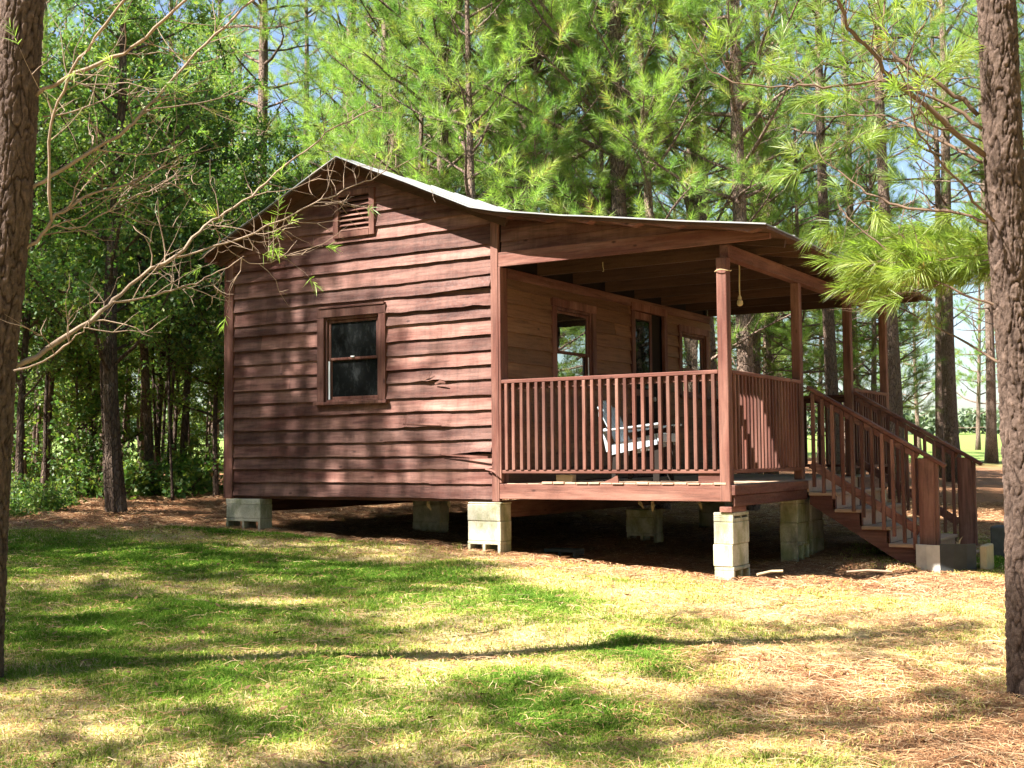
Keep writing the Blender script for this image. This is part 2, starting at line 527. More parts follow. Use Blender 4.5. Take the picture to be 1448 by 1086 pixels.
gx = graded(-260, 220, 1.5, 420, 7.2); gy = graded(-120, 330, -2.0, 420, 7.2)
X, Y = np.meshgrid(gx, gy); Z = gz(X, Y)
n0, n1 = X.shape
vv = np.stack([X, Y, Z], -1).reshape(-1, 3)
ii = np.arange(n0*n1).reshape(n0, n1)
ff = np.stack([ii[:-1, :-1], ii[:-1, 1:], ii[1:, 1:], ii[1:, :-1]], -1).reshape(-1, 4)
gme = bpy.data.meshes.new('ground')
gme.vertices.add(len(vv)); gme.vertices.foreach_set('co', vv.astype(np.float32).reshape(-1))
gme.loops.add(ff.size); gme.loops.foreach_set('vertex_index', ff.reshape(-1).astype(np.int32))
gme.polygons.add(len(ff)); gme.polygons.foreach_set('loop_start', np.arange(len(ff), dtype=np.int32)*4)
for nm, arr in zip(('grass', 'straw', 'field'), masks(X.reshape(-1), Y.reshape(-1))):
    a = gme.attributes.new(nm, 'FLOAT', 'POINT'); a.data.foreach_set('value', arr.astype(np.float32))
gme.materials.append(M_ground); gme.update(calc_edges=True)
gme.polygons.foreach_set('use_smooth', np.ones(len(ff), bool)); gme.validate()
tag(link('ground', gme), kind='structure')


# ------------------------------------------------------------------ grass blades, pine straw, litter
def in_view(x, y, m=.46):
    dx, dy = x-_C[0], y-_C[1]
    d = dx*FW[0]+dy*FW[1]; r = dx*RT[0]+dy*RT[1]
    return (d > 3.2) & (np.abs(r) < d*m+.4), d


def scatter(n, dmin, dmax, power=1.0):
    """points in the view wedge, denser near"""
    d = dmin+(dmax-dmin)*RNG.random(n)**power
    r = (RNG.random(n)*2-1)*(d*.56+.4)
    fx, fy = FW[0]/math.hypot(FW[0], FW[1]), FW[1]/math.hypot(FW[0], FW[1])
    rx, ry = RT[0]/math.hypot(RT[0], RT[1]), RT[1]/math.hypot(RT[0], RT[1])
    return _C[0]+fx*d+rx*r, _C[1]+fy*d+ry*r, d


def under(x, y):
    return (x > -3.8) & (x < 2.5) & (y > .05) & (y < 5.6)


x, y, d = scatter(900000, 3.6, 16.5, 1.05)
g, st, fl = masks(x, y)
dens = np.clip(.30+.95*g-.42*st, .02, 1)*np.where(under(x, y), .03, 1)*np.where((y > .6) & (x < 2.6), np.clip(g*1.5-.1, .02, 1), 1)
keep = RNG.random(len(x)) < dens
x, y, d, g, st = x[keep], y[keep], d[keep], g[keep], st[keep]
N = len(x); z = gz(x, y)
cl = fbm(x*4+3, y*4, 2)
hgt = (.015+.026*RNG.random(N)+.022*g*RNG.random(N))*(.6+.8*cl)
wd = (.0016+.0016*RNG.random(N))*(1+.09*np.maximum(0, d-6))
th = RNG.random(N)*2*np.pi; lean = hgt*(.3+2.2*RNG.random(N)**1.2)
ax = np.stack([np.cos(th), np.sin(th), 0*th], -1); sd = np.stack([-np.sin(th), np.cos(th), 0*th], -1)
b = np.stack([x, y, z-.004], -1); zz = np.array([0, 0, 1.0])
p0 = b-sd*wd[:, None]; p1 = b+sd*wd[:, None]
mid = b+zz*(hgt*.62)[:, None]+ax*(lean*.35)[:, None]
p2 = mid+sd*(wd*.8)[:, None]; p3 = mid-sd*(wd*.8)[:, None]
p4 = b+zz*hgt[:, None]*(.95-.35*RNG.random(N))[:, None]+ax*lean[:, None]
V = np.stack([p0, p1, p2, p3, p4], 1).reshape(-1, 3)
tint = np.clip(.72+.22*st-.85*g*(.65+.5*cl)-.14*sstep(3.2, .8, x+.35*y)+.26*(RNG.random(N)-.5), 0, 1)
tint = np.where(RNG.random(N) < .12, np.clip(tint+.4, 0, 1), tint)
tint = np.where(RNG.random(N) < .12, np.clip(tint-.35, 0, 1), tint)
me = npmesh('grass', V, 5, [(0, 1, 2), (0, 2, 3), (3, 2, 4)], M_blade, tint)
tag(link('grass', me), kind='stuff')


def straw_mesh(name, n, dmin, dmax, power, dfun, m, L=(.07, .17), w=.0012):
    x, y, d = scatter(n, dmin, dmax, power)
    g, st, fl = masks(x, y)
    k = RNG.random(n) < dfun(x, y, g, st)*(1-fl)
    x, y, d, g, st = x[k], y[k], d[k], g[k], st[k]; N = len(x)
    z = gz(x, y)+.004+.022*RNG.random(N)**2
    th = RNG.random(N)*2*np.pi; L_ = L[0]+(L[1]-L[0])*RNG.random(N); cv = (RNG.random(N)-.5)*1.1
    ww = w*(.7+.8*RNG.random(N))*(1+.10*np.maximum(0, d-5.5))
    P = []
    tilt = (RNG.random(N)-.5)*.30
    for j, u in enumerate((-.5, 0, .5)):
        a = th+cv*u
        c = np.stack([x+np.cos(a)*L_*u, y+np.sin(a)*L_*u, z+tilt*L_*u+.010*(u == 0)], -1)
        s = np.stack([-np.sin(a), np.cos(a), 0*a+.3], -1)*(ww*(1.0 if u == 0 else .7))[:, None]
        P += [c-s, c+s]
    V = np.stack(P, 1).reshape(-1, 3)
    tint = np.clip(RNG.random(N)*.9+.25*(fbm(x*2, y*2, 2)-.5)+.1, 0, 1)
    me = npmesh(name, V, 6, [(0, 1, 3, 2), (2, 3, 5, 4)], m, tint)
    return tag(link(name, me), kind='stuff')


straw_mesh('pine_straw', 350000, 3.6, 22, 1.15, lambda x, y, g, st: np.clip(.30+1.1*st-.25*g, .1, 1)*np.where(under(x, y), .5, 1), M_straw)

straw_mesh('twig_litter', 2600, 3.6, 20, 1.1, lambda x, y, g, st: np.clip(.15+.5*st, 0, 1), M_twigd, (.06, .24), .0032)

x, y, d = scatter(9000, 3.6, 26, 1.0); N = len(x)
z = gz(x, y)+.012+.02*RNG.random(N); th = RNG.random(N)*6.28; s = .007+.016*RNG.random(N)**2
ax = np.stack([np.cos(th), np.sin(th), (RNG.random(N)-.5)*.9], -1); sd = np.stack([-np.sin(th), np.cos(th), (RNG.random(N)-.5)*.9], -1)
b = np.stack([x, y, z], -1)
V = np.stack([b-ax*s[:, None]*1.5, b+sd*s[:, None]*.6, b+ax*s[:, None]*1.5, b-sd*s[:, None]*.6], 1).reshape(-1, 3)
tag(link('leaf_litter', npmesh('leaf_litter', V, 4, [(0, 1, 2, 3)], M_litter, RNG.random(N))), kind='stuff')

# ================================================================== THE CABIN
WX, DP, PX = -3.733, 5.5, 2.45        # left wall, depth, porch front edge
ZD = .154                              # deck top
RPROF = [(-3.86, 2.78), (-1.86, 3.665), (-.95, 3.275), (-.15, 2.925), (.16, 2.842), (.63, 2.766), (1.68, 2.600), (2.93, 2.415)]


def roof_z(x, off=0.0):
    return np.interp(x, [p[0] for p in RPROF], [p[1] for p in RPROF])-off


cabin = thing('cabin', 'small brown clapboard cabin with a covered porch, raised on concrete block piers', 'cabin', (0, 0, 0))


# ---- clapboards: board rows as one mesh per wall, bottom edges proud, slightly wavy, some split or curled
def clapboard(to3, u0, u1, rows, top, holes, seed, warp=None, du=.07, thick=.030):
    """to3(u, out, z) -> xyz; rows: list of bottom heights; top(u): upper limit; holes: (u0,u1,z0,z1)"""
    r = random.Random(seed); mb = MB()
    nseg = max(1, int((u1-u0)/du)); us = [u0+(u1-u0)*i/nseg for i in range(nseg+1)]
    cuts = sorted(set([round(u, 4) for u in us]+[h[0] for h in holes]+[h[1] for h in holes]))
    us = [cuts[0]]
    for c in cuts[1:]:
        if c-us[-1] > 1e-3: us.append(c)
    for k in range(len(rows)-1):
        zb0, zt0 = rows[k], rows[k+1]+.012
        ph = r.random()*20; am = .0016+.0028*r.random(); tint = r.random(); dz = r.uniform(-.004, .004); oo = r.uniform(0, .006)
        tilt = r.uniform(-.005, .005)
        joints = {j for j in range(len(us)) if r.random() < .018}
        for i in range(len(us)-1):
            if i in joints: tint = r.random(); oo = r.uniform(0, .006); dz = r.uniform(-.005, .005)
            ua, ub = us[i], us[i+1]; um = (ua+ub)/2
            zb_c, zt_c, skip = None, None, False
            for (ha, hb, za, zb_) in holes:
                if ha-1e-6 <= um <= hb+1e-6:
                    if rows[k+1] <= za or zb0 >= zb_: continue
                    if zb0 < za: zt_c = za
                    elif rows[k+1] > zb_: zb_c = zb_
                    else: skip = True
            if skip: continue
            q = []
            for u in (ua, ub):
                wv = am*math.sin(u*2.1+ph)+am*.7*math.sin(u*7.3+ph*2)+.0016*math.sin(u*23+ph*3)
                w = warp(k, u) if warp else (0, 0)
                zb = zb0+dz+wv+w[0]+tilt*(u-u0)/(u1-u0); ou = thick+oo+w[1]+.6*abs(wv)
                zt = zt0
                if zb_c is not None: zb = zb_c; ou = thick*.6
                if zt_c is not None: zt = zt_c
                lim = top(u)
                zt = min(zt, lim); zb = min(zb, lim)
                ot = .006+(ou-.006)*(1-(zt-zb)/max(.02, zt0-zb0))*.0
                q.append((u, zb, zt, ou, ot))
            (ua, b1, t1, o1, i1), (ub, b2, t2, o2, i2) = q
            if t1-b1 < .004 and t2-b2 < .004: continue
            vs = [to3(ua, o1, b1), to3(ub, o2, b2), to3(ub, i2, t2), to3(ua, i1, t1), to3(ua, 0, b1+.002), to3(ub, 0, b2+.002),
                  to3(ua, o1-.004, b1-.0015), to3(ub, o2-.004, b2-.0015)]
            mb.add(vs, [(0, 1, 2, 3), (4, 5, 7, 6), (6, 7, 1, 0)], tint)
            ends = []
            if i == 0 or i in joints: ends.append((0, 3, 4))
            if i == len(us)-2 or (i+1) in joints: ends.append((1, 5, 2))
            o = len(mb.v)-8
            for e in ends: mb.f.append(tuple(x+o for x in e))
    return mb


rr = random.Random(5)
rows_f = [0.0]
pat = [.150, .152, .135, .152, .146, .158, .150, .160, .152, .148, .155, .163, .130, .172, .150, .178, .134, .190, .142, .165, .15, .16, .15, .17, .15, .16]
for p in pat: rows_f.append(rows_f[-1]+p)
# torn and curled boards of the front wall


def warp_front(k, u):
    zb = rows_f[k]; dz = dy = 0.0
    if abs(zb-2.12) < .09 and u > -1.3:       # lifting board under the shade line
        f = sstep(-1.3, -.1, u); dz += .022*float(f)**2; dy += .03*float(f)
    if abs(zb-1.96) < .07 and -2.0 < u < -.12:  # split lower edge
        dz += .012*abs(math.sin(u*5.1))*(.5+.5*math.sin(u*17)); dy += .010
    if abs(zb-1.22) < .07 and -1.05 < u < -.55:
        dz += .016*max(0, math.sin((u+1.05)/.5*math.pi))*(1 if math.sin(u*31) > -.3 else .3); dy += .018*max(0, math.sin((u+1.05)/.5*math.pi))
    if abs(zb-.44) < .08 and u > -.72:
        f = float(sstep(-.72, -.15, u)); dz += .034*f; dy += .03*f
    if abs(zb-.75) < .07 and -1.2 < u < -.62:
        dz += .008*abs(math.sin(u*9)); dy += .012
    return dz, dy


def top_f(u): return float(roof_z(u, .052))


win_hole = (-2.33, -1.455, 1.03, 2.02)
vent_hole = (-2.09, -1.60, 2.865, 3.31)
mb = clapboard(lambda u, o, z: (u, -o, z), WX+.09, -.085, rows_f, top_f, [win_hole, vent_hole], 3, warp_front)
# loose slivers: curled strips of board
def sliver(mb, pts, w, up, tint=.6, t=.004):
    pts = [np.array(p, float) for p in pts]; up = np.array(up, float)
    for a, b, wa, wb in zip(pts[:-1], pts[1:], w[:-1], w[1:]):
        n = np.cross(b-a, up); n /= np.linalg.norm(n)+1e-9
        vs = [a-up*wa, b-up*wb, b+up*wb, a+up*wa]
        vs += [v+n*t for v in vs]
        mb.add(vs, [(0, 1, 2, 3), (7, 6, 5, 4), (0, 4, 5, 1), (2, 6, 7, 3), (1, 5, 6, 2), (3, 7, 4, 0)], tint)
sliver(mb, [(-.70, -.038, .445), (-.45, -.052, .432), (-.22, -.07, .418), (-.10, -.085, .415)], [.004, .010, .014, .010], (0, 0, 1), .95)
sliver(mb, [(-.16, -.04, .30), (-.07, -.075, .285), (.0, -.10, .265), (.03, -.11, .20)], [.010, .010, .007, .004], (0, .2, 1), 1.0)
sliver(mb, [(-.92, -.04, 1.225), (-.84, -.055, 1.25), (-.80, -.07, 1.31)], [.012, .010, .004], (0, 0, 1), .2)
sliver(mb, [(-.78, -.035, 1.18), (-.70, -.06, 1.20), (-.63, -.06, 1.185)], [.008, .015, .008], (0, -.3, 1), .7)
sliver(mb, [(-1.2, -.035, .775), (-.95, -.045, .765), (-.7, -.05, .752)], [.003, .008, .006], (0, 0, 1), .9)
fw = mb.build('front_wall', M_sid, cabin)


# plain sheathing behind the boards (keeps the light out), one per wall
def wall_core(name, parts):
    m = MB()
    for p in parts: p(m)
    return m.build(name, M_dark, cabin)
mbc = MB()
mbc.prism([(WX+.02, .01), (-.02, .01), (-.02, 2.83), (-1.86, 3.59), (WX+.02, 2.80)], 1, .055, .09)
mbc.prism([(WX+.02, .01), (-.02, .01), (-.02, 2.83), (-1.86, 3.59), (WX+.02, 2.80)], 1, DP-.09, DP-.055)
mbc.box(WX+.055, WX+.09, .092, DP-.092, .01, 2.78); mbc.box(-.09, -.055, .092, DP-.092, .01, 2.80)
mbc.box(WX+.1, -.1, .1, DP-.1, .02, .12)
mbc.build('wall_sheathing', M_dark, cabin)

rows_s = [ZD+.002]
for i in range(16): rows_s.append(rows_s[-1]+.150+rr.uniform(-.008, .008))
W1 = (1.05, 1.98, 1.20, 2.10); DR = (2.98, 3.93, .16, 2.25); W2 = (4.40, 5.30, 1.20, 2.10)
mb = clapboard(lambda u, o, z: (o, u, z), .10, DP-.05, rows_s, lambda u: 2.34, [W1, DR, W2], 9, None, .12, .026)
mb.box(-.006, -.0005, .10, 2.95, ZD+.004, 1.15); mb.box(-.006, -.0005, .10, DP-.05, 2.20, 2.335); mb.box(-.006, -.0005, 3.96, DP-.05, ZD+.004, 1.15)
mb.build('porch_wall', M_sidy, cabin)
rows_l = [0.0]
for i in range(20): rows_l.append(rows_l[-1]+.152+rr.uniform(-.008, .008))
clapboard(lambda u, o, z: (WX-o, u, z), .05, DP-.05, rows_l, lambda u: 2.80, [], 21, None, .15).build('left_wall', M_trimy, cabin)
clapboard(lambda u, o, z: (u, DP+o, z), WX+.09, -.09, rows_f, top_f, [], 23, None, .15).build('back_wall', M_sid, cabin)
# corner boards
for (x0, x1, y0, y1, z1) in ((WX-.03, WX+.085, -.042, -.002, 2.80), (-.082, .006, -.046, -.002, 2.845), (.0085, .034, -.046, .095, 2.33), (WX-.055, WX-.032, -.040, .08, 2.74)):
    MB().box(x0, x1, y0, y1, -.03 if x1 < .01 else ZD+.002, z1, .004, .7).build('corner_board', M_trimz, cabin)
# sill beam under the front boards and floor joists (seen in the dark below)
MB().box(WX, -.03, .012, .06, -.035, -.004, 0, .2).build('sill_beam', M_trimx, cabin)
for y in (.75, 1.5, 2.3, 3.1, 3.9, 4.7, 5.4):
    MB().box(WX+.05, PX-.05, y-.025, y+.025, -.03, .10, 0, .1).build('floor_joist', M_raf, cabin)
for x in (WX+.12, -.15):
    MB().box(x-.07, x+.07, .1, DP, -.20, -.034, 0, .1).build('floor_girder', M_trimy, cabin)
rs = random.Random(77)
for (x, y, z, s) in ((-1.15, .35, -.03, .12), (-.98, .5, -.03, .10), (-.62, .4, -.03, .11), (.95, 1.2, -.03, .10), (1.12, 1.15, -.03, .14), (1.45, 1.6, -.03, .12), (1.7, 2.2, -.05, .20)):
    m = MB(); sliver(m, [(x, y, z), (x+.02, y-.03, z-s*.5), (x+.07*rs.random(), y-.02, z-s)], [.012, .022, .004], (1, 0, .2), .9)
    m.build('torn_underlay', M_pale, cabin)

# ---- front window, porch windows
def window(to3, u0, u1, z0, z1, glass, mat_h, name='window', rail=None, label=None, tw=.095, proud=.046, flip=False):
    """trim, frame, two sashes and panes; u along the wall, o outward"""
    def box(m, a, b, oa, ob, za, zb, ch=.003):
        p = to3(a, oa, za); q = to3(b, ob, zb); m.box(p[0], q[0], p[1], q[1], p[2], q[2], ch)
    rail = rail or (z0+z1)/2
    m = MB()
    box(m, u0, u0+tw, .0, proud, z0+.052, z1-tw-.002); box(m, u1-tw, u1, 0, proud, z0+.052, z1-tw-.002)
    box(m, u0-.005, u1+.005, 0, proud+.003, z1-tw, z1)
    win = m.build(name, mat_h, cabin)
    m = MB(); box(m, u0-.03, u1+.03, 0, proud+.032, z0+.015, z0+.05); m.build('sill', mat_h, win)
    a, b, c, d = u0+tw, u1-tw, z0+.05, z1-tw
    m = MB()
    for (aa, bb, cc, dd) in ((a, a+.028, c, d), (b-.028, b, c, d), (a+.029, b-.029, d-.03, d), (a+.029, b-.029, c, c+.022)):
        box(m, aa, bb, -.05, .018, cc, dd)
    m.build('frame', mat_h, win)
    a += .03; b -= .03; c += .024; d -= .032
    for (zc, zd, o) in ((rail-.012, d, -.004), (c, rail+.012, -.024)):
        m = MB(); w = .034
        box(m, a, a+w, o-.018, o, zc, zd); box(m, b-w, b, o-.018, o, zc, zd)
        box(m, a+w+.0005, b-w-.0005, o-.017, o-.001, zd-w*.85, zd-.001); box(m, a+w+.0005, b-w-.0005, o-.017, o-.001, zc+.001, zc+w*(1 if o < -.02 else .8))
        s = m.build('sash', mat_h, win)
        m = MB(); box(m, a+w-.004, b-w+.004, o-.012, o-.008, zc+w*.7, zd-w*.7, 0); m.build('pane', glass, win)
    return win, (a, b, c, d, rail)


F3 = lambda u, o, z: (u, -o, z)
S3 = lambda u, o, z: (o, u, z)
win, (a, b, c, d, rl) = window(F3, -2.368, -1.421, .985, 2.062, M_glass, M_trimz, rail=1.505)
m = MB(); m.box(a-.001, a+.022, .0, .004, c+.005, rl-.02, 0); m.build('white_track', M_white, win)
m = MB(); m.box((a+b)/2-.03, (a+b)/2+.02, -.010, .002, rl+.012, rl+.026, .003); m.build('latch', M_white, win)
m = MB(); m.box(-2.345, -1.43, -.060, -.002, 2.064, 2.086, .002); m.build('drip_cap', M_trimx, win)
for (u0, u1) in ((1.015, 2.02), (4.36, 5.345)):
    w, (a, b, c, d, rl) = window(S3, u0, u1, 1.16, 2.135, M_pglass, M_trimz, rail=1.56, tw=.09, proud=.04)
    m = MB(); m.box(-.002, .002, b-.02, b-.004, c, rl-.02, 0); m.build('white_track', M_white, w)

# ---- door: trim, dark leaf with an upper light, screen frame, knob
m = MB(); m.box(.001, .044, 2.945, 3.035, ZD+.003, 2.19); m.box(.001, .044, 3.88, 3.97, ZD+.003, 2.19); m.box(.001, .047, 2.94, 3.975, 2.192, 2.285)
door = m.build('door', M_trimz, cabin)
m = MB(); m.box(-.045, -.01, 3.037, 3.62, ZD+.01, 2.187); m.box(-.045, -.02, 3.62, 3.878, ZD+.01, 2.187); m.build('door_leaf', M_dark, door)
m = MB(); m.box(-.009, -.004, 3.10, 3.52, 1.25, 2.08, 0); m.build('door_pane', M_glass, door)
m = MB()
for (a, b, c, d) in ((3.04, 3.10, ZD+.01, 2.187), (3.52, 3.58, ZD+.01, 2.187), (3.102, 3.518, 2.10, 2.187), (3.102, 3.518, 1.15, 1.23), (3.102, 3.518, ZD+.01, .4)):
    m.box(-.008, .006, a, b, c, d, .002)
m.build('screen_frame', M_trimz, door)
m = MB(); m.lathe([(.012, 0), (.012, .02), (.028, .03), (.028, .05), (.012, .058)], (0, 0, 0), 12)
k = m.build('door_knob', M_panelg, door); k.rotation_euler = (0, math.pi/2, 0); k.location = (.004, 3.55, 1.12)

# ---- gable vent
m = MB()
for (x0, x1, z0, z1) in ((-2.134, -2.06, 2.83, 3.345), (-1.635, -1.561, 2.83, 3.345), (-2.058, -1.637, 2.83, 2.895), (-2.058, -1.637, 3.285, 3.345)):
    m.box(x0, x1, -.055, -.001, z0, z1, .003, .6)
vent = m.build('gable_vent', M_trimz, cabin)
for i in range(7):
    z = 2.925+i*.054
    MB().obox((-1.8475, -.018, z), (1, 0, 0), (0, .72, -.69) if False else (0, .70, .714), (0, -.714, .70), .418, .062, .009, 0, .5).build('louvre', M_trimx, vent)
MB().box(-2.062, -1.634, .02, .03, 2.89, 3.29).build('vent_backing', M_dark, vent)

# ---- roof: metal sheets on boards, rafters at the gable
YF, YB = -.30, 5.85
def roofsheet(off0, off1, y0, y1, x0=None, x1=None, wav=0):
    m = MB(); pr = [p for p in RPROF]
    if x0 is not None:
        pr = [(x0, float(roof_z(x0)))]+[p for p in RPROF if x0 < p[0] < x1]+[(x1, float(roof_z(x1)))]
    xs = []
    for (xa, _), (xb, _) in zip(pr[:-1], pr[1:]):
        k = max(1, int((xb-xa)/.25)); xs += [xa+(xb-xa)*i/k for i in range(k)]
    xs.append(pr[-1][0])
    top = [(x, float(roof_z(x))-off0+wav*math.sin(x*5.1)+wav*.6*math.sin(x*13)) for x in xs]; bot = [(x, float(roof_z(x))-off1+wav*math.sin(x*5.1)+wav*.6*math.sin(x*13)) for x in xs]
    n = len(xs); vs = []
    for y in (y0, y1):
        vs += [(x, y, z) for x, z in top]+[(x, y, z) for x, z in bot]
    fs = []
    for i in range(n-1):
        fs += [(i, i+1, 2*n+i+1, 2*n+i), (n+i, 3*n+i, 3*n+i+1, n+i+1), (i, n+i, n+i+1, i+1), (2*n+i, 2*n+i+1, 3*n+i+1, 3*n+i)]
    fs += [(0, 2*n, 3*n, n), (n-1, 2*n-1, 4*n-1, 3*n-1)]
    return m.add(vs, fs, .5)
roofsheet(0, .012, YF-.03, YB+.03, wav=.003).build('roof', M_metal, cabin)
roof = cabin.children[-1]
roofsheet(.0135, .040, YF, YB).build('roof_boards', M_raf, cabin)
# seams of the metal sheets
for i in range(12):
    y = YF+.25+i*.5
    m = MB()
    for (xa, za), (xb, zb) in zip(RPROF[:-1], RPROF[1:]): m.beam((xa, y, za+.006), (xb, y, zb+.006), .03, .012)
    m.build('roof_seam', M_metal, roof)
# overhang: barge rafters under the front edge, split board ends
for (xa, xb) in ((-3.84, -1.87), (-1.85, .14)):
    za, zb = float(roof_z(xa))-.085, float(roof_z(xb))-.085
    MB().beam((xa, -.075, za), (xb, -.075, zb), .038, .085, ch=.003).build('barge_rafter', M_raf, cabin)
rt = random.Random(31)
for x in (.05, .35, .9, 1.28, 1.75, 2.35):
    m = MB(); L = rt.uniform(.25, .5); z0 = float(roof_z(x))-.0405; z1 = float(roof_z(x+L))-.0405
    m.prism([(x, z0), (x+L, z1), (x+L*.8, z1-.018), (x+.03, z0-.006)], 1, YF+.015, YF+.13, rt.random()); m.build('split_board_end', M_trimx if rt.random() < .5 else M_raf, cabin)
# fascia on the left eave, boxed corner
MB().beam((-3.842, YF+.01, 2.735), (-3.842, YB-.01, 2.735), .03, .08).build('left_fascia', M_trimy, cabin)

# ---- porch frame: joists, gable filler boards, side beam, posts
J0, J1 = 2.334, 2.476
for i, y in enumerate((-.022, .76, 1.54, 2.32, 3.10, 3.88, 4.66, 5.42)):
    m = MB(); x1 = 2.86; tz = min(J1, float(roof_z(x1))-.045)
    xk = float(np.interp(-(J1+.0445), [-p[1] for p in RPROF], [p[0] for p in RPROF]))
    m.prism([(.012, J0), (x1, J0), (x1, tz), (xk, J1), (.012, J1)], 1, y-.02, y+.02, rt.random())
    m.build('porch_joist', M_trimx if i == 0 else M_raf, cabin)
for i, y in enumerate((.37, 1.15, 1.93, 2.71, 3.49, 4.27, 5.04)):
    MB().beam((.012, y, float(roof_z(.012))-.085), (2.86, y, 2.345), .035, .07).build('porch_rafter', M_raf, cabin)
MB().box(.012, .04, .10, 5.40, J0-.10, J0-.002, .003, .4).build('ledger', M_trimy, cabin)
m = MB()
for (z0, z1, o, tn) in ((J1+.001, 2.60, -.012, .35), (2.585, 2.72, -.016, .55), (2.705, 2.86, -.012, .25)):
    xe = float(np.interp(-(z1+.047), [-p[1] for p in RPROF], [p[0] for p in RPROF])); xf = float(np.interp(-(z0+.047), [-p[1] for p in RPROF], [p[0] for p in RPROF]))
    xe = max(xe, .012); n = 14
    for i in range(n):
        xa, xb = .036+(xf-.036)*i/n, .036+(xf-.036)*(i+1)/n
        ta, tb = min(z1, float(roof_z(xa))-.044), min(z1, float(roof_z(xb))-.044)
        if ta-z0 < .003 and tb-z0 < .003: continue
        m.add([(xa, o-.016, z0), (xb, o-.016, z0), (xb, o-.002, max(tb, z0)), (xa, o-.002, max(ta, z0)), (xa, o+.004, z0), (xb, o+.004, z0)], [(0, 1, 2, 3), (0, 4, 5, 1)], tn)
m.build('porch_gable_boards', M_sid, cabin)
MB().box(2.360, 2.448, .02, 5.46, 2.206, J0-.002, .005, .5).build('side_beam', M_trimy, cabin)
for i, y in enumerate((.0, 2.0, 3.83, 5.40)):
    if i == 0: MB().box(2.352, 2.450, -.052, .046, -.003, 2.204, .006, .7).build('porch_post', M_trimz, cabin)
    else: MB().box(2.358, 2.449, y-.046, y+.046, ZD+.002, 2.204, .006, rt.random()).build('porch_post', M_trimz, cabin)
m = MB(); m.box(2.350, 2.4525, -.054, .049, 2.13, 2.2035, .006, .6); m.build('post_block', M_trimz, cabin)

# ---- deck
for i in range(18):
    x0 = .035+i*.1345
    m = MB(); e = rt.uniform(-.012, .014); m.box(x0, x0+.128, -.006+e, 5.52, ZD-.032, ZD-rt.uniform(0, .004), .003); m.build('deck_board', M_deck, cabin)
MB().box(.008, 2.455, -.046, -.008 - .0, -.002, ZD-.006, .004, .8).build('deck_rim', M_trimx, cabin)
MB().box(2.4555, 2.492, -.040, 2.005, .055, ZD-.008, .004, .35).build('deck_rim', M_trimy, cabin)
MB().box(2.4565, 2.480, -.02, 2.0, -.045, .052, .004, .15).build('deck_rim', M_trimy, cabin)
MB().box(2.4555, 2.492, 3.85, 5.5, .0, ZD-.008, .004, .35).build('deck_rim', M_trimy, cabin)
MB().box(.03, 2.45, 5.47, 5.51, .0, ZD-.036, .004, .3).build('deck_rim', M_trimx, cabin)
m = MB(); m.prism([(1.12, ZD), (1.32, ZD), (1.31, ZD+.085), (1.25, ZD+.05)], 1, -.02, -.005, .9); m.build('torn_deck_splinter', M_trimx, cabin)
m = MB(); m.box(2.335, 2.452, -.03, .33, -.098, -.0475, .004, .8); m.build('beam_stub', M_trimy, cabin)
# weathered lips of the boards along the front
m = MB()
for i in range(15):
    xa = .5+i*.128; m.box(xa, xa+.118, -.047-rt.uniform(0, .012), -.009, ZD-.004, ZD+.006+rt.uniform(0, .012), .002)
m.build('deck_board_ends', M_deckend, cabin)

# ---- railings
def railing(p, q, n, horiz, skip=(), outer=1, mat=None, zt=1.187, zb=.255):
    """straight level railing from p to q (xy); balusters nailed between the rails"""
    p = np.array(p, float); q = np.array(q, float); d = (q-p)/np.linalg.norm(q-p)
    mt = M_trimx if horiz else M_trimy
    P = lambda t, z: (p[0]+(q[0]-p[0])*t, p[1]+(q[1]-p[1])*t, z)
    m = MB(); m.beam(P(0, zt-.019), P(1, zt-.019), .105, .038, ch=.005, tint=.8)
    root = m.build('railing', mt, cabin)
    MB().beam(P(0, zt-.068), P(1, zt-.068), .034, .058, ch=.003, tint=.3).build('under_rail', mt, root)
    MB().beam(P(0, zb+.013), P(1, zb+.013), .085, .034, ch=.004, tint=.7).build('bottom_rail', mt, root)
    for i in range(n):
        t = (i+.6)/(n+.2); j = rt.uniform(-.004, .004); x, y, _ = P(t, 0)
        o = np.array((d[1], -d[0]))*.036*outer
        w = .034
        MB().box(x+o[0]-w/2+j*abs(d[0]), x+o[0]+w/2+j*abs(d[0]), y+o[1]-w/2+j*abs(d[1]), y+o[1]+w/2+j*abs(d[1]), zb+.031, zt-.039, .003, rt.random()).build('baluster', M_trimz, root)
    return root
railing((.036, .004), (2.35, .004), 26, True)
railing((2.405, .048), (2.405, 1.953), 21, False)
railing((2.405, 3.877), (2.405, 5.353), 15, False)
railing((.04, 5.42), (2.35, 5.42), 24, True, outer=-1)
MB().box(2.13, 2.35, -.02, .02, ZD+.001, .253, .004, .2).build('rail_foot', M_trimx, cabin)
MB().box(.62, .80, .02, .10, ZD+.001, ZD+.085, .004, .9).build('rail_foot', M_pale, cabin)

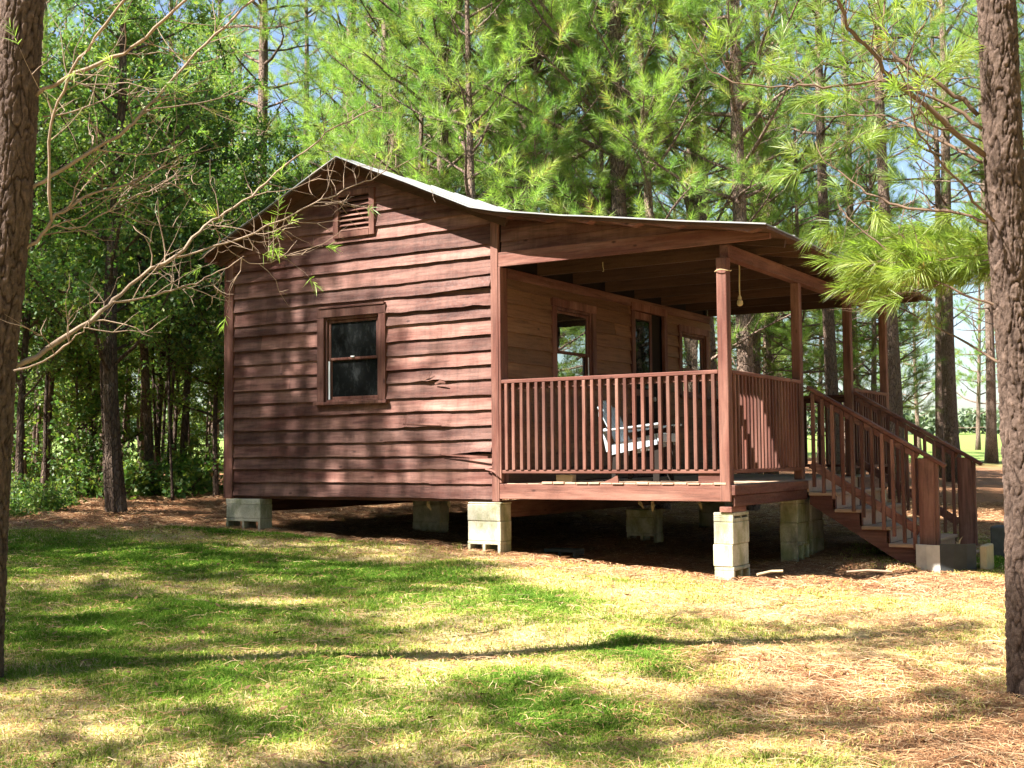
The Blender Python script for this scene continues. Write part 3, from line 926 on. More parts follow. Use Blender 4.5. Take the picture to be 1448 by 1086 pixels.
# ---- staircase
SX0, SX1, SY0, SY1 = 2.495, 3.84, 2.03, 3.80
nst = 5; rise = .168; run = (SX1-SX0)/nst
stairs = thing('staircase', None, None); stairs.parent = cabin; del_keys = [k for k in stairs.keys()]
for k in del_keys: del stairs[k]
for yy in (SY0, (SY0+SY1)/2, SY1-.04):
    pts = []
    for i in range(nst):
        z = ZD-.035-rise*i-.13
        pts += [(SX0+run*i, z), (SX0+run*(i+1), z)]
    low = [(SX1+.04, -.80), (SX1-.22, -.80), (SX0, -.10)]
    MB().prism(pts+low, 1, yy, yy+.04, .3).build('stringer', M_trimx, stairs)
for i in range(nst):
    z = ZD-.035-rise*i-.13; x0 = SX0+run*i
    MB().box(x0-.004, x0+run+.02, SY0-.03, SY1+.03, z+.001, z+.036, .005).build('tread', M_deck, stairs)
    MB().box(x0-.028, x0-.006, SY0+.0, SY1, z+.037, z+rise+.0 if i else ZD-.01, .003, .5).build('riser', M_deckend, stairs)
for (yy, xa, xb) in ((SY0-.005, 2.50, 3.86), (SY1+.02, 2.47, 3.86)):
    z = lambda x: 1.115-(x-2.50)*.607
    m = MB(); m.beam((xa, yy, z(xa)), (xb, yy, z(xb)), .09, .038, ch=.005, tint=.6); rail = m.build('stair_rail', M_trimx, stairs)
    MB().beam((xa+.02, yy, z(xa+.02)-.062), (3.60, yy, z(3.60)-.062), .034, .055, ch=.003).build('under_rail', M_trimx, stairs)
    MB().beam((xa+.02, yy, z(xa)-.80), (3.60, yy, z(3.60)-.80), .036, .085, ch=.003).build('lower_rail', M_trimx, stairs)
    for i in range(11):
        x = 2.56+i*.1; 
        MB().box(x-.017, x+.017, yy-.052, yy-.018, z(x)-.80-.20, z(x)-.036, .003).build('baluster', M_trimz, stairs)
    MB().box(3.60, 3.755, yy-.024, yy+.024, -.68, z(3.68)-.030, .005, .6).build('newel_post', M_trimz, stairs)
    MB().box(3.7565, 3.79, yy-.02, yy+.03, -.60, z(3.77)-.028, .004, .4).build('newel_post', M_trimz, stairs)
# ---- wire tied round the corner post, hanging rope with a knot
ws = [(2.401+.075*math.cos(t), -.003+.075*math.sin(t), 2.085+.006*math.sin(3*t)) for t in np.linspace(0, 2*math.pi, 25)]
tag(MB().tube(ws, .0045, 6).build('wire_loop', M_rope), 'thin pale wire looped around the top of the porch corner post', 'wire')
t_ = thing('hanging_rope', 'short rope with a knotted end hanging under the porch roof beside the corner post', 'rope', (2.24, .82, 0))
MB().tube([(0, 0, 2.345), (.002, 0, 2.2), (-.002, 0, 2.05), (0, 0, 1.95)], .007, 6).build('cord', M_rope, t_)
MB().lathe([(.006, .09), (.016, .07), (.02, .055), (.015, .045), (.027, .03), (.030, 0), (.022, -.015), (.008, -.022)], (0, 0, 1.88), 12).build('knot', M_rope, t_)
t_ = MB()
t_.tube([(2.33, .06, 1.335), (2.33, .25, 1.345), (2.31, .42, 1.32), (2.30, .5, 1.27)], .006, 6); t_.tube([(2.33, .06, 1.30), (2.33, .2, 1.31), (2.32, .40, 1.318)], .005, 6)
tag(t_.build('bent_wire', M_white), 'pale bent wire sticking out behind the porch corner post above the side railing', 'wire')
m = MB(); m.tube([(1.02, .30, 2.334), (1.02, .30, 2.29), (1.03, .30, 2.25)], .003, 6); m.tube([(1.03, .30, 2.25), (1.025, .30, 2.238), (1.015, .30, 2.242)], .003, 6)
tag(m.build('ceiling_hook', M_rope), 'small bent metal hook hanging from the porch ceiling joist', 'hook')

# ---- white slatted garden chair on the porch
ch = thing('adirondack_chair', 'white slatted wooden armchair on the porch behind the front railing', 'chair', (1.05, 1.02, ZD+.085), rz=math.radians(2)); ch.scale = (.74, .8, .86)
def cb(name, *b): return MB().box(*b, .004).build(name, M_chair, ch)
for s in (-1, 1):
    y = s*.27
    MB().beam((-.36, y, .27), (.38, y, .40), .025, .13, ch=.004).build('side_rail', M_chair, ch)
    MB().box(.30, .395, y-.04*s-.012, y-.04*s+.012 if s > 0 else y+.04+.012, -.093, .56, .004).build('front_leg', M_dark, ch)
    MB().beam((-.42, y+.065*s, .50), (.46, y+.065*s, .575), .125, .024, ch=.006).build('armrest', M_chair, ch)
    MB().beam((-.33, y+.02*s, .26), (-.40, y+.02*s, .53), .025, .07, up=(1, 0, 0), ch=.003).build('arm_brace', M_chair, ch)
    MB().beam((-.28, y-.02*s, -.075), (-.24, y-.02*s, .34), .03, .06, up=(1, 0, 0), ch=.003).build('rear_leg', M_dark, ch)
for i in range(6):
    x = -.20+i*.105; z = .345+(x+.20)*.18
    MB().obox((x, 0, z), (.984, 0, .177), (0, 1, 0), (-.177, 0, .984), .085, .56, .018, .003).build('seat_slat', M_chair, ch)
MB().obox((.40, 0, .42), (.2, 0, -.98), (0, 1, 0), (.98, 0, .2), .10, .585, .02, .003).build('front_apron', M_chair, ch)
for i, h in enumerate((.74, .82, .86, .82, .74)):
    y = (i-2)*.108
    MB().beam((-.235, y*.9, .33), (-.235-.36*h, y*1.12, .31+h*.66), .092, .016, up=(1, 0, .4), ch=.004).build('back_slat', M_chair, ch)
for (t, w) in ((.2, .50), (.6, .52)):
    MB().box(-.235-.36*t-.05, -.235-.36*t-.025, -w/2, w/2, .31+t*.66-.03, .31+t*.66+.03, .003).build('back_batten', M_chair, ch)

# ---- concrete blocks (dry stacked): cores up, cores sideways, or thin solid caps
def block(name, label, x0, x1, y0, y1, z0, z1, core, group, mat=None):
    """core: 'z' solid sides, 'y' cores seen on the front, 'x' cores seen on the right side"""
    j = rt.uniform(-.006, .006); k = rt.uniform(-.006, .006)
    x0 += j; x1 += j; y0 += k; y1 += k
    m = MB(); w = .034
    if core == 'z':
        m.box(x0, x1, y0, y1, z0+.001, z1-.001, .006, .5)
        if x1-x0 > y1-y0:   # shallow end grooves
            pass
    else:
        lo, hi = (x0, x1) if core == 'y' else (y0, y1)
        f = lambda a, b, za, zb: m.box(a, b, y0, y1, za, zb, .004, .5) if core == 'y' else m.box(x0, x1, a, b, za, zb, .004, .5)
        mid = (lo+hi)/2
        f(lo, hi, z0+.001, z0+w); f(lo, hi, z1-w, z1-.001)
        for c in (lo+w/2, mid, hi-w/2): f(c-w/2, c+w/2, z0+w, z1-w)
        # dark back so the cores read as deep
    o = m.build('concrete_block', mat or M_block)
    return tag(o, label, 'concrete block', group)
G = 'concrete blocks stacked as cabin piers'
def pier(where, x0, x1, y0, y1, tops, cores, descs):
    for (zt, zb, co, ds) in zip(tops[:-1], tops[1:], cores, descs):
        block('b', ds+' '+where, x0, x1, y0, y1, zb, zt, co, G)
pier('of the pier under the wall corner beside the porch', -.375, .018, -.045, .16, (-.036, -.055, -.225, -.425, -.61), 'zzzy', ('thin cap', 'pale upper block', 'stained middle block', 'half-sunk bottom block'))
pier('of the pier under the far left corner of the cabin', -3.73, -3.20, -.05, .15, (-.036, -.10, -.26, -.47), 'yzy', ('thin top block', 'grey middle block', 'bottom block with open cores'))
pier('of the pier under the porch corner post', 2.265, 2.452, -.01, .385, (-.099, -.185, -.385, -.585, -.79), 'xzzx', ('top block with dark cores', 'tall clean block', 'mossy grooved block', 'hollow bottom block'))
pier('of the pier left of the porch stairs', 2.215, 2.40, 1.90, 2.29, (-.047, -.09, -.29, -.49, -.74), 'zzzx', ('thin top block', 'black stained block', 'pale middle block', 'hollow bottom block'))
pier('of the pier hidden half behind the stair pier', 2.20, 2.385, 2.42, 2.81, (-.047, -.09, -.29, -.49, -.74), 'zzzz', ('thin top block', 'upper block', 'middle block', 'bottom block'))
pier('of the shaded pier under the porch wall', .12, .50, 2.55, 2.75, (-.21, -.30, -.48, -.72), 'zzy', ('top block', 'middle block', 'hollow bottom block'))
pier('of the shaded pier behind the left window wall', -2.35, -1.95, 1.7, 1.9, (-.036, -.16, -.36, -.62), 'zzz', ('top block', 'middle block', 'bottom block'))
pier('of the dim pier at the back below the cabin', -.05, .33, 5.1, 5.3, (-.21, -.36, -.70), 'zz', ('top block', 'bottom block'))
pier('of the dim pier under the rear porch corner', 2.2, 2.39, 5.0, 5.39, (-.04, -.30, -.50, -.75), 'zzx', ('top block', 'middle block', 'bottom block'))
block('b', 'loose block lying alone in the shade under the cabin', .02, .40, .80, 1.0, -.73, -.55, 'y', None, M_darkstone_shade)  # shade under the floor is put into this block's dark colour
# stringer bearers under the stairs
tag(MB().box(3.15, 3.45, 2.5, 2.68, -.72, -.50, .01, .3).build('timber_offcut', M_dark), 'dark timber offcut lying on the ground under the stairs', 'timber')

# ---- edging at the foot of the stairs: curved panels round a low bed
ed = thing('bed_edging', 'curved grey and black edging panels around a small bed at the foot of the stairs', 'edging', (0, 0, 0))
arc = [(3.585, 1.90), (3.70, 1.835), (3.83, 1.815), (3.955, 1.84), (4.06, 1.90), (4.13, 1.985)]
def panel(i0, i1, mat, z0, z1, tint):
    m = MB()
    for a, b in zip(arc[i0:i1], arc[i0+1:i1+1]):
        a = np.array(a); b = np.array(b); d = (b-a)/np.linalg.norm(b-a); n = np.array((d[1], -d[0]))*.024
        vs = [(*p, z) for z in (z0, z1) for p in (a, b, b-n, a-n)]
        m.add(vs, [(0, 1, 5, 4), (1, 2, 6, 5), (2, 3, 7, 6), (3, 0, 4, 7), (4, 5, 6, 7), (3, 2, 1, 0)], tint)
    m.build('edging_panel', mat, ed)
panel(0, 2, M_panelg, -.735, -.470, .6); panel(2, 5, M_panelb, -.735, -.455, .4)
m = MB(); m.add([(x, y, -.500) for x, y in arc]+[(4.1, 2.3, -.50), (3.62, 2.3, -.50)], [tuple(range(8))], .5); m.build('bed_soil', M_soil, ed)
m = MB(); m.lathe([(.20, -.03), (.27, .02), (.24, .035)], (3.86, 1.95, -.775), 20); m.build('pan', M_pale, ed)
m = MB(); sliver(m, [(3.99, 1.90, -.47), (4.0, 1.90, -.42), (4.03, 1.89, -.385)], [.008, .007, .002], (1, 0, 0), 1); sliver(m, [(3.98, 1.90, -.46), (3.96, 1.90, -.43)], [.006, .002], (1, 0, 0), 1); m.build('sprout', M_pale, ed)
tag(MB().box(4.15, 4.215, 2.03, 2.40, -.78, -.475, .01).build('timber_block', M_pale), 'pale squared timber block right of the curved edging', 'timber')
tag(MB().box(4.02, 4.20, 3.30, 3.62, -.75, -.36, .012).build('dark_block', M_darkstone_shade), 'dark upright block beside the far stair post', 'block')
# mossy clump by the corner pier
m = MB()
for i in range(26):
    a = random.random()*6.28; r = random.random()*.06; x = -.44+math.cos(a)*r; y = -.09+math.sin(a)*r*.6; h = random.uniform(.05, .13)
    m.add([(x-.008, y, -.56), (x+.008, y, -.56), (x+random.uniform(-.05, .05), y-random.uniform(0, .04), -.56+h)], [(0, 1, 2)], random.random())
tag(m.build('weed_clump', M_blade), 'small weed clump against the left side of the corner pier', 'weed')
# fallen stick in front of the porch
tag(MB().tube([(2.62, .12, -.655), (2.72, .22, -.63), (2.82, .24, -.625)], .013, 7).build('pale_stick', M_pale), 'short pale stick on the straw mound in front of the porch', 'stick')
tag(MB().tube([(3.25, .72, -.655), (3.42, .80, -.64), (3.62, .86, -.65)], .012, 7).build('bark_stick', M_twig), 'long thin stick lying on straw in front of the stairs', 'stick')
# ================================================================== TREES
def unit(v): return v/(np.linalg.norm(v, axis=-1, keepdims=True)+1e-9)


def needle_cloud(P, A, rng, K=40, L=(.12, .20), w=.0035, twig=.30, spread=.85, droop=.25, tri=False):
    """P (N,3) spray bases, A (N,3) axes: K thin needles round each twig"""
    N = len(P)
    t = .10+.90*rng.random((N, K))
    R = rng.normal(size=(N, K, 3)); A3 = unit(A)[:, None, :]
    R = unit(R-(R*A3).sum(-1, keepdims=True)*A3)
    D = unit(A3*(.35+.75*t[..., None])+R*spread*(1.15-.55*t[..., None])+np.array([0, 0, -droop])*rng.random((N, K, 1)))
    B = P[:, None, :]+A3*(twig*t)[..., None]
    ln = (L[0]+(L[1]-L[0])*rng.random((N, K)))[..., None]
    S = unit(np.cross(D, rng.normal(size=(N, K, 3))))*w*(.7+.6*rng.random((N, K, 1)))
    if tri:
        tip = B+D*ln
        V = np.stack([B-S, B+S, tip], 2).reshape(-1, 3)
        return V, (np.repeat(rng.random((N, 1)), K, 1)*.7+.3*rng.random((N, K))).reshape(-1)
    mid = B+D*ln*.55; tip = B+D*ln+np.array([0, 0, -1.0])*ln*.16*rng.random((N, K, 1))
    V = np.stack([B-S*.7, B+S*.7, mid+S, tip, mid-S], 2).reshape(-1, 3)
    tint = (np.repeat(rng.random((N, 1)), K, 1)*.7+.3*rng.random((N, K))).reshape(-1)
    return V, tint


def limb(rng, p, d, L, r, up=.25, n=6, wig=.09):
    """gently wandering limb polyline"""
    pts = [np.array(p, float)]; d = np.array(d, float)/np.linalg.norm(d)
    for i in range(n):
        d = d+rng.normal(size=3)*wig+np.array([0, 0, up/n]); d /= np.linalg.norm(d)
        pts.append(pts[-1]+d*L/n)
    return np.array(pts), np.linspace(r, r*.25, n+1)


def pine(seed, H, r0, zb, lmax, nwh=.42, K=80, w=.0030, dead=.5, fork=False, dens=.74, mneed=None, mbark=None, L=(.13, .21)):
    """returns (trunk mesh, crown mesh): base at the origin"""
    rng = np.random.default_rng(seed); mb = MB()
    nz = 14; zs = np.linspace(-.15, H, nz); sw = rng.normal(size=2)*.012
    ax = np.stack([sw[0]*zs+.05*np.sin(zs*.5+seed), sw[1]*zs+.05*np.cos(zs*.43+seed), zs], -1)
    rad = r0*np.clip(1-zs/H*.86, .05, 1)*(1+.35*np.exp(-np.maximum(zs, 0)*3.2))
    mb.tube(ax, rad, 12, .5)
    ctr = lambda z: np.array([np.interp(z, zs, ax[:, 0]), np.interp(z, zs, ax[:, 1]), z])
    SP, SA = [], []
    z = max(.9, zb-3.0*dead)
    while z < H-.3:
        live = z > zb
        k = rng.integers(2, 5) if live else rng.integers(1, 3)
        a0 = rng.random()*6.28
        for j in range(k):
            a = a0+j*6.28/k+rng.normal()*.35
            f = (z-zb)/(H-zb) if live else 0
            Lb = lmax*(.55+.45*rng.random())*(1-.72*max(0, f)**1.3)*(1 if live else .55)
            el = math.radians(8+42*max(0, f)+rng.normal()*9 + (0 if live else -4))
            d = np.array([math.cos(a)*math.cos(el), math.sin(a)*math.cos(el), math.sin(el)])
            rb = .012+.011*Lb
            pts, rr_ = limb(rng, ctr(z)+d*.5*np.interp(z, zs, rad), d, Lb, rb, .28)
            mb.tube(pts, rr_, 5, rng.random(), False)
            ns = int(Lb*4.4*(1 if live else .8))
            for q in range(ns):
                u = .28+.72*(q+.5*rng.random())/max(1, ns); i = min(int(u*6), 5)
                p = pts[i]+(pts[i+1]-pts[i])*(u*6-i); dd = pts[i+1]-pts[i]; dd /= np.linalg.norm(dd)
                sdir = unit(np.cross(dd, [0, 0, 1.0]))*(1 if q % 2 else -1)
                d2 = dd*.75+sdir*(.7+.3*rng.random())+np.array([0, 0, .25+.3*rng.normal()*.5])
                L2 = (.25+.55*rng.random())*(1.1-.5*u)*min(1.3, .5+Lb*.35)
                p2, r2 = limb(rng, p, d2, L2, .006+.004*L2, .22, 3, .14)
                mb.tube(p2, r2, 3, rng.random(), False)
                if live and rng.random() < dens:
                    for uu in (.35, .7, 1.0):
                        if uu < 1 and rng.random() < .35: continue
                        e = p2[0]+(p2[-1]-p2[0])*uu
                        SP.append(e); SA.append(unit(d2/np.linalg.norm(d2)+rng.normal(size=3)*.45+np.array([0, 0, .25])))
            if live:
                SP.append(pts[-1]); SA.append(unit(pts[-1]-pts[-2]+np.array([0, 0, .05])))
        z += nwh*(.7+.6*rng.random())*(1 if live else 1.3)
    SP = np.array(SP); SA = np.array(SA)
    V, t = needle_cloud(SP, SA, rng, K, L, w, tri=True)
    me = npmesh('crown', V, 3, [(0, 1, 2)], mneed or M_need, t)
    o = mb.build('trunk', mbark or M_bark); tm = o.data; bpy.data.objects.remove(o)
    tm.polygons.foreach_set('use_smooth', [True]*len(tm.polygons))
    return tm, me


def leaftree(seed, H, r0, zb, rad, nl=9000, ls=.055, trunkless=False, forks=3, squash=1.0):
    rng = np.random.default_rng(seed); mb = MB(); P = []; 
    zs = np.linspace(-.1, H*.8, 9); ax = np.stack([.07*np.sin(zs*.9+seed), .07*np.cos(zs*.8+seed), zs], -1)
    if not trunkless: mb.tube(ax, r0*np.clip(1-zs/H*.8, .1, 1)*(1+.3*np.exp(-np.maximum(zs, 0)*4)), 9, .5)
    nb = int(H*5.5)
    for k in range(nb):
        z = zb+(H*.8-zb)*((k+rng.random())/nb); a = rng.random()*6.28; el = math.radians(5+45*rng.random())
        f = (z-zb)/(H-zb); L = rad*(.55+.6*rng.random())*(1-.55*f)
        p = np.array([np.interp(z, zs, ax[:, 0]), np.interp(z, zs, ax[:, 1]), z]) if not trunkless else np.array([rng.normal()*.08, rng.normal()*.08, 0])
        d = np.array([math.cos(a)*math.cos(el), math.sin(a)*math.cos(el), math.sin(el)])
        pts, rr_ = limb(rng, p, d, L, .008+.010*L, .35, 5, .13); mb.tube(pts, rr_, 4, rng.random(), False)
        for q in range(int(6+L*6)):
            u = .25+.75*rng.random(); i = min(int(u*5), 4); b = pts[i]+(pts[i+1]-pts[i])*(u*5-i)
            d2 = rng.normal(size=3); d2[2] = abs(d2[2])*.4; d2 /= np.linalg.norm(d2)
            L2 = .2+.35*rng.random(); p2, r2 = limb(rng, b, d2, L2, .004, 0, 3, .2); mb.tube(p2, r2, 3, rng.random(), False)
            P.append(np.concatenate([b+(p2[-1]-b)*rng.random((9, 1)), ]))
    P = np.concatenate(P); idx = rng.integers(0, len(P), nl)
    b = P[idx]+rng.normal(size=(nl, 3))*.05
    A = unit(rng.normal(size=(nl, 3))+np.array([0, 0, -.25])); S = unit(np.cross(A, rng.normal(size=(nl, 3))+np.array([0, 0, 1.2]))); Nn = np.cross(A, S)
    s = ls*(.6+.8*rng.random((nl, 1)))
    V = np.stack([b, b+A*s*.5+S*s*.33+Nn*s*.08, b+A*s*1.15, b+A*s*.5-S*s*.33+Nn*s*.08], 1).reshape(-1, 3)
    me = npmesh('crown', V, 4, [(0, 1, 2, 3)], M_leaf, rng.random(nl))
    o = mb.build('trunk', M_dbark); tm = o.data; bpy.data.objects.remove(o)
    return tm, me


def put(name, label, cat, group, meshes, x, y, s=1.0, rz=0.0, sz=None, names=('trunk', 'crown')):
    t = thing(name, label, cat, (x, y, float(gz(x, y))-.02), group, rz); t.scale = (s, s, sz or s)
    for nm, me in zip(names, meshes): link(nm, me, t)
    return t


PV = [pine(101, 15.5, .17, 3.8, 2.3), pine(102, 17, .19, 5.6, 2.5, dead=.9), pine(103, 13.5, .15, 2.9, 2.1), pine(104, 16, .18, 7.0, 2.6, dead=1.1), pine(105, 14.5, .16, 4.6, 2.8, nwh=.38), pine(106, 9.5, .085, .9, 2.1, dead=.1, nwh=.36), pine(107, 11, .10, 1.6, 2.4, dead=.2)]
LV = [leaftree(201, 7.5, .062, 1.5, 1.7, 13000), leaftree(202, 6.0, .042, 1.1, 1.4, 10000), leaftree(203, 8.5, .07, 2.2, 1.9, 15000), leaftree(204, 8.0, .034, 3.0, 1.0, 5000), leaftree(205, 6.5, .026, 2.2, .8, 3500)]
SVv = [leaftree(301, 2.0, .02, .2, .6, 1800, .05, False), leaftree(302, 1.3, .02, .1, .55, 1500, .05, True)]


def spot(px, dep):
    p = at(px, 646, dep); return float(p[0]), float(p[1])


rt2 = random.Random(404)
# ---- pines one can tell apart, by where their trunks stand in the picture
KEY = [  # px, depth, variant, scale, label
    (625, 19.5, 4, .9, 'thick forked pine trunk rising behind the cabin ridge'),
    (572, 24, 1, .95, 'bare pine trunk against the sky just left of the thick pine behind the ridge'),
    (482, 25, 1, .95, 'slim pine trunk rising straight above the cabin ridge'),
    (362, 26, 3, 1.05, 'pine with a bare trunk behind the left roof slope'),
    (1052, 19, 4, .95, 'pale sunlit slim pine trunk rising behind the porch roof'),
    (1178, 24, 3, .8, 'reddish sunlit pine trunk seen between the second and third porch posts'),
    (1266, 23.5, 3, .85, 'pine trunk standing just right of the rear porch post'),
    (1347, 30, 3, 1.05, 'largest pine beyond the stair rails, thick rough trunk'),
    (1332, 32, 3, .7, 'pine trunk half hidden behind the thick pine beyond the stairs'),
    (1403, 42, 3, 1.05, 'distant lone pine at the edge of the bright field'),
    (1068, 27, 0, 1.0, 'grey pine trunk seen under the porch roof beside the corner post'),
    (1090, 31, 0, 1.0, 'thin pine seen through the porch just right of the grey trunk'),
]
for (px, dp, v, s, lb) in KEY:
    x, y = spot(px, dp)
    put('pine_tree', lb, 'pine tree', 'pines behind the cabin', PV[v], x, y, s, rt2.random()*6.28, max(s, 1.0))
FILL = [(430, 31), (520, 35), (665, 27), (705, 36), (745, 24), (790, 30), (865, 25), (905, 33), (985, 28), (1010, 38), (1215, 30),
        (300, 31), (255, 34), (200, 37), (150, 33), (100, 38), (50, 33), (-40, 31), (350, 38), (620, 40), (760, 44), (850, 43),
        (960, 43), (1060, 42), (1100, 46), (1450, 26), (1500, 30), (1530, 22), (800, 21.5), (700, 20.5), (890, 19.5), (540, 21), (1010, 20)]
YOUNG = [(668, 18.6, 5), (762, 19.2, 6), (588, 20.0, 6), (850, 19.6, 5), (932, 19.0, 6), (500, 22, 5), (1085, 30, 5), (1130, 27, 6), (1160, 34, 5), (1200, 33, 6), (1235, 29, 5), (1110, 40, 6), (1255, 41, 5), (1060, 36, 5), (1300, 52, 6), (1385, 58, 6), (230, 36, 5), (120, 40, 6), (330, 33, 6), (560, 29, 6), (640, 31, 5), (20, 36, 6)]
seen_l = {}
for i, (px, dp) in enumerate(FILL):
    x, y = spot(px, dp); v = rt2.choice((0, 2, 4, 0, 1)) if px < 1270 else rt2.choice((3, 3, 1))
    if dp < 22.5: v = rt2.choice((0, 2, 4))
    put('pine_tree', 'green pine in the wood behind the cabin, its crown merging with its neighbours', 'pine tree', 'pines in the wood behind the cabin', PV[v], x, y, rt2.uniform(.88, 1.15), rt2.random()*6.28)

for (px, dp, v) in YOUNG:
    x, y = spot(px, dp)
    put('pine_tree', 'young bushy pine with branches almost to the ground in the wood behind the cabin', 'pine tree', 'young pines in the wood', PV[v], x, y, rt2.uniform(.85, 1.15), rt2.random()*6.28)

# ---- broadleaf understory on the left
o = put('broadleaf_tree', 'dark thick trunked tree standing on bare straw left of the cabin, nearest of the wood', 'tree', 'leafy trees left of the cabin', leaftree(210, 8.0, .115, 1.7, 2.0, 17000), *spot(161, 15.6), 1.0, 1.0)
LT = [(70, 19, 0), (128, 21, 1), (205, 19.5, 2), (228, 22, 0), (264, 20.5, 2), (310, 18.8, 1), (35, 16.5, 0), (100, 24, 2), (180, 26, 1), (250, 27, 0), (320, 24, 2), (-30, 19, 2), (15, 23, 1), (345, 21, 1), (385, 25, 0), (-60, 24, 0), (430, 27, 2), (75, 34, 1), (215, 35, 1), (325, 34, 1), (140, 37, 1)]
for (px, dp, v) in LT:
    x, y = spot(px, dp); put('broadleaf_tree', 'dark green leafy tree with a thin trunk in the shaded thicket left of the cabin', 'tree', 'leafy trees in the left thicket', LV[v], x, y, rt2.uniform(.85, 1.2), rt2.random()*6.28)
for k in range(34):
    px = rt2.uniform(30, 345); dp = rt2.uniform(17.5, 29); x, y = spot(px, dp)
    put('slender_tree', 'slender dark stem with a small leafy top in the left thicket', 'tree', 'slender trees in the left thicket', LV[3+k % 2], x, y, rt2.uniform(.8, 1.2), rt2.random()*6.28)
for k in range(26):
    px = rt2.uniform(10, 335); dp = rt2.uniform(17.5, 34)
    x, y = spot(px, dp); put('sapling', 'low leafy sapling growing on the straw floor of the left thicket', 'sapling', 'saplings in the left thicket', SVv[k % 2], x, y, rt2.uniform(.8, 1.9), rt2.random()*6.28, names=('stem', 'foliage'))
for (px, dp, s) in ((40, 16.0, .9), (75, 15.6, .75), (20, 14.6, .7), (95, 16.5, .6)):
    x, y = spot(px, dp); put('bush', 'low dark bush on the straw at the left edge, beside the near pine trunk', 'bush', 'low bushes at the left edge', SVv[1], x, y, s, rt2.random()*6.28, names=('stem', 'foliage'))

# ---- wood behind viewpoint: leaf mass added to block sky light, seen only in panes
rng = np.random.default_rng(15); n = 90000
t_ = rng.random(n); side = rng.random(n) < .62
aa = np.where(side, -19-9*rng.random(n), 0); cc = -16+30*rng.random(n)
xx = np.where(side, aa*.5735-cc*.819, 12.5+7*rng.random(n)); yy = np.where(side, aa*.819+cc*.5735, -22+21*rng.random(n))
cl = vnoise(xx*.55+3, yy*.55+8)
hz = .3+(8+8*cl)*rng.random(n)**.8
b = np.stack([xx, yy, gz(xx, yy)+hz], -1); A = unit(rng.normal(size=(n, 3))); S = unit(np.cross(A, rng.normal(size=(n, 3)))); sz_ = .16+.22*rng.random((n, 1))
V = np.stack([b-A*sz_, b+S*sz_*.5, b+A*sz_, b-S*sz_*.5], 1).reshape(-1, 3)
tag(link('added_woods', npmesh('added_woods', V, 4, [(0, 1, 2, 3)], M_leaf, rng.random(n))), kind='stuff')

# ---- far tree line beyond the fields
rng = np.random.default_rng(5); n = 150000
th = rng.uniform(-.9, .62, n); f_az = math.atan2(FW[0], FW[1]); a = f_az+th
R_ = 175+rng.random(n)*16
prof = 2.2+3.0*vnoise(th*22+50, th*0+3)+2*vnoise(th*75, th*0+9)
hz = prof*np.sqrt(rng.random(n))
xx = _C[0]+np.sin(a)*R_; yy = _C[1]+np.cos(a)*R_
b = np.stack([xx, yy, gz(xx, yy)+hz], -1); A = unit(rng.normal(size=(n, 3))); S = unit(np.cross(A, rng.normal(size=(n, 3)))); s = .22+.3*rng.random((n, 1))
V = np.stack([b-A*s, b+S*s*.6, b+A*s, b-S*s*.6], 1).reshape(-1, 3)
tag(link('treeline', npmesh('treeline', V, 4, [(0, 1, 2, 3)], M_farhaze, rng.random(n))), kind='stuff')

# ================================================================== THE TWO NEAR PINES
def near_trunk(name, ctrs, radii, parent, org, seed, nth=150, step=.008):
    """bark with real plates and furrows"""
    ctrs = np.array(ctrs, float)-org; L = np.concatenate([[0], np.cumsum(np.linalg.norm(np.diff(ctrs, axis=0), axis=1))])
    m = int(L[-1]/step); ss = np.linspace(0, L[-1], m)
    P = np.stack([np.interp(ss, L, ctrs[:, i]) for i in range(3)], -1); ra = np.interp(ss, L, radii)
    V = np.zeros((m, nth, 3), np.float32); T = np.zeros((m, nth), np.float32); CE = np.zeros((m, nth), np.float32)
    cs = np.cos(np.arange(nth)/nth*2*math.pi); sn = np.sin(np.arange(nth)/nth*2*math.pi)
    for i in range(m):
        r = ra[i]
        for k in range(nth):
            qx, qy, qz = cs[k]*r*1.15, sn[k]*r*1.15, ss[i]
            wv = noise.noise_vector(Vector((qx*9+seed, qy*9, qz*5)))*.35
            n1 = noise.noise(Vector((qx*29+seed, qy*29, qz*8.5))+wv*1.6)
            n2 = noise.noise(Vector((qx*33+seed+50, qy*33, qz*24))+wv*2)
            n3 = noise.noise(Vector((qx*45+seed+90, qy*45, qz*24))+wv*3)
            lo = noise.fractal(Vector((qx*95, qy*95+seed, qz*60)), 1.0, 2.0, 3)
            e = min(1.0, abs(n1)*5.0)*min(1.0, .30+abs(n2)*5.0)
            fl = math.floor(n3*4.5+.25*lo)/4.5
            T[i, k] = e; CE[i, k] = .5+.55*fl+.25*lo
            h = .0135*min(1.0, e*1.5)+.0075*fl*e-.012+.0035*lo
            V[i, k] = (P[i, 0]+cs[k]*(r+h), P[i, 1]+sn[k]*(r+h), P[i, 2])
    ii = np.arange(m*nth).reshape(m, nth); nx = np.roll(ii, -1, 1)
    F = np.stack([ii[:-1], nx[:-1], nx[1:], ii[1:]], -1).reshape(-1, 4)
    me = bpy.data.meshes.new(name)
    me.vertices.add(m*nth); me.vertices.foreach_set('co', V.reshape(-1)); me.loops.add(F.size); me.loops.foreach_set('vertex_index', F.reshape(-1).astype(np.int32))
    me.polygons.add(len(F)); me.polygons.foreach_set('loop_start', np.arange(len(F), dtype=np.int32)*4)
    a_ = me.attributes.new('tint', 'FLOAT', 'POINT'); a_.data.foreach_set('value', T.reshape(-1)); a2_ = me.attributes.new('cell', 'FLOAT', 'POINT'); a2_.data.foreach_set('value', CE.reshape(-1))
    me.materials.append(M_nbark); me.update(calc_edges=True); me.polygons.foreach_set('use_smooth', np.ones(len(F), bool)); me.validate()
    return link(name, me, parent)


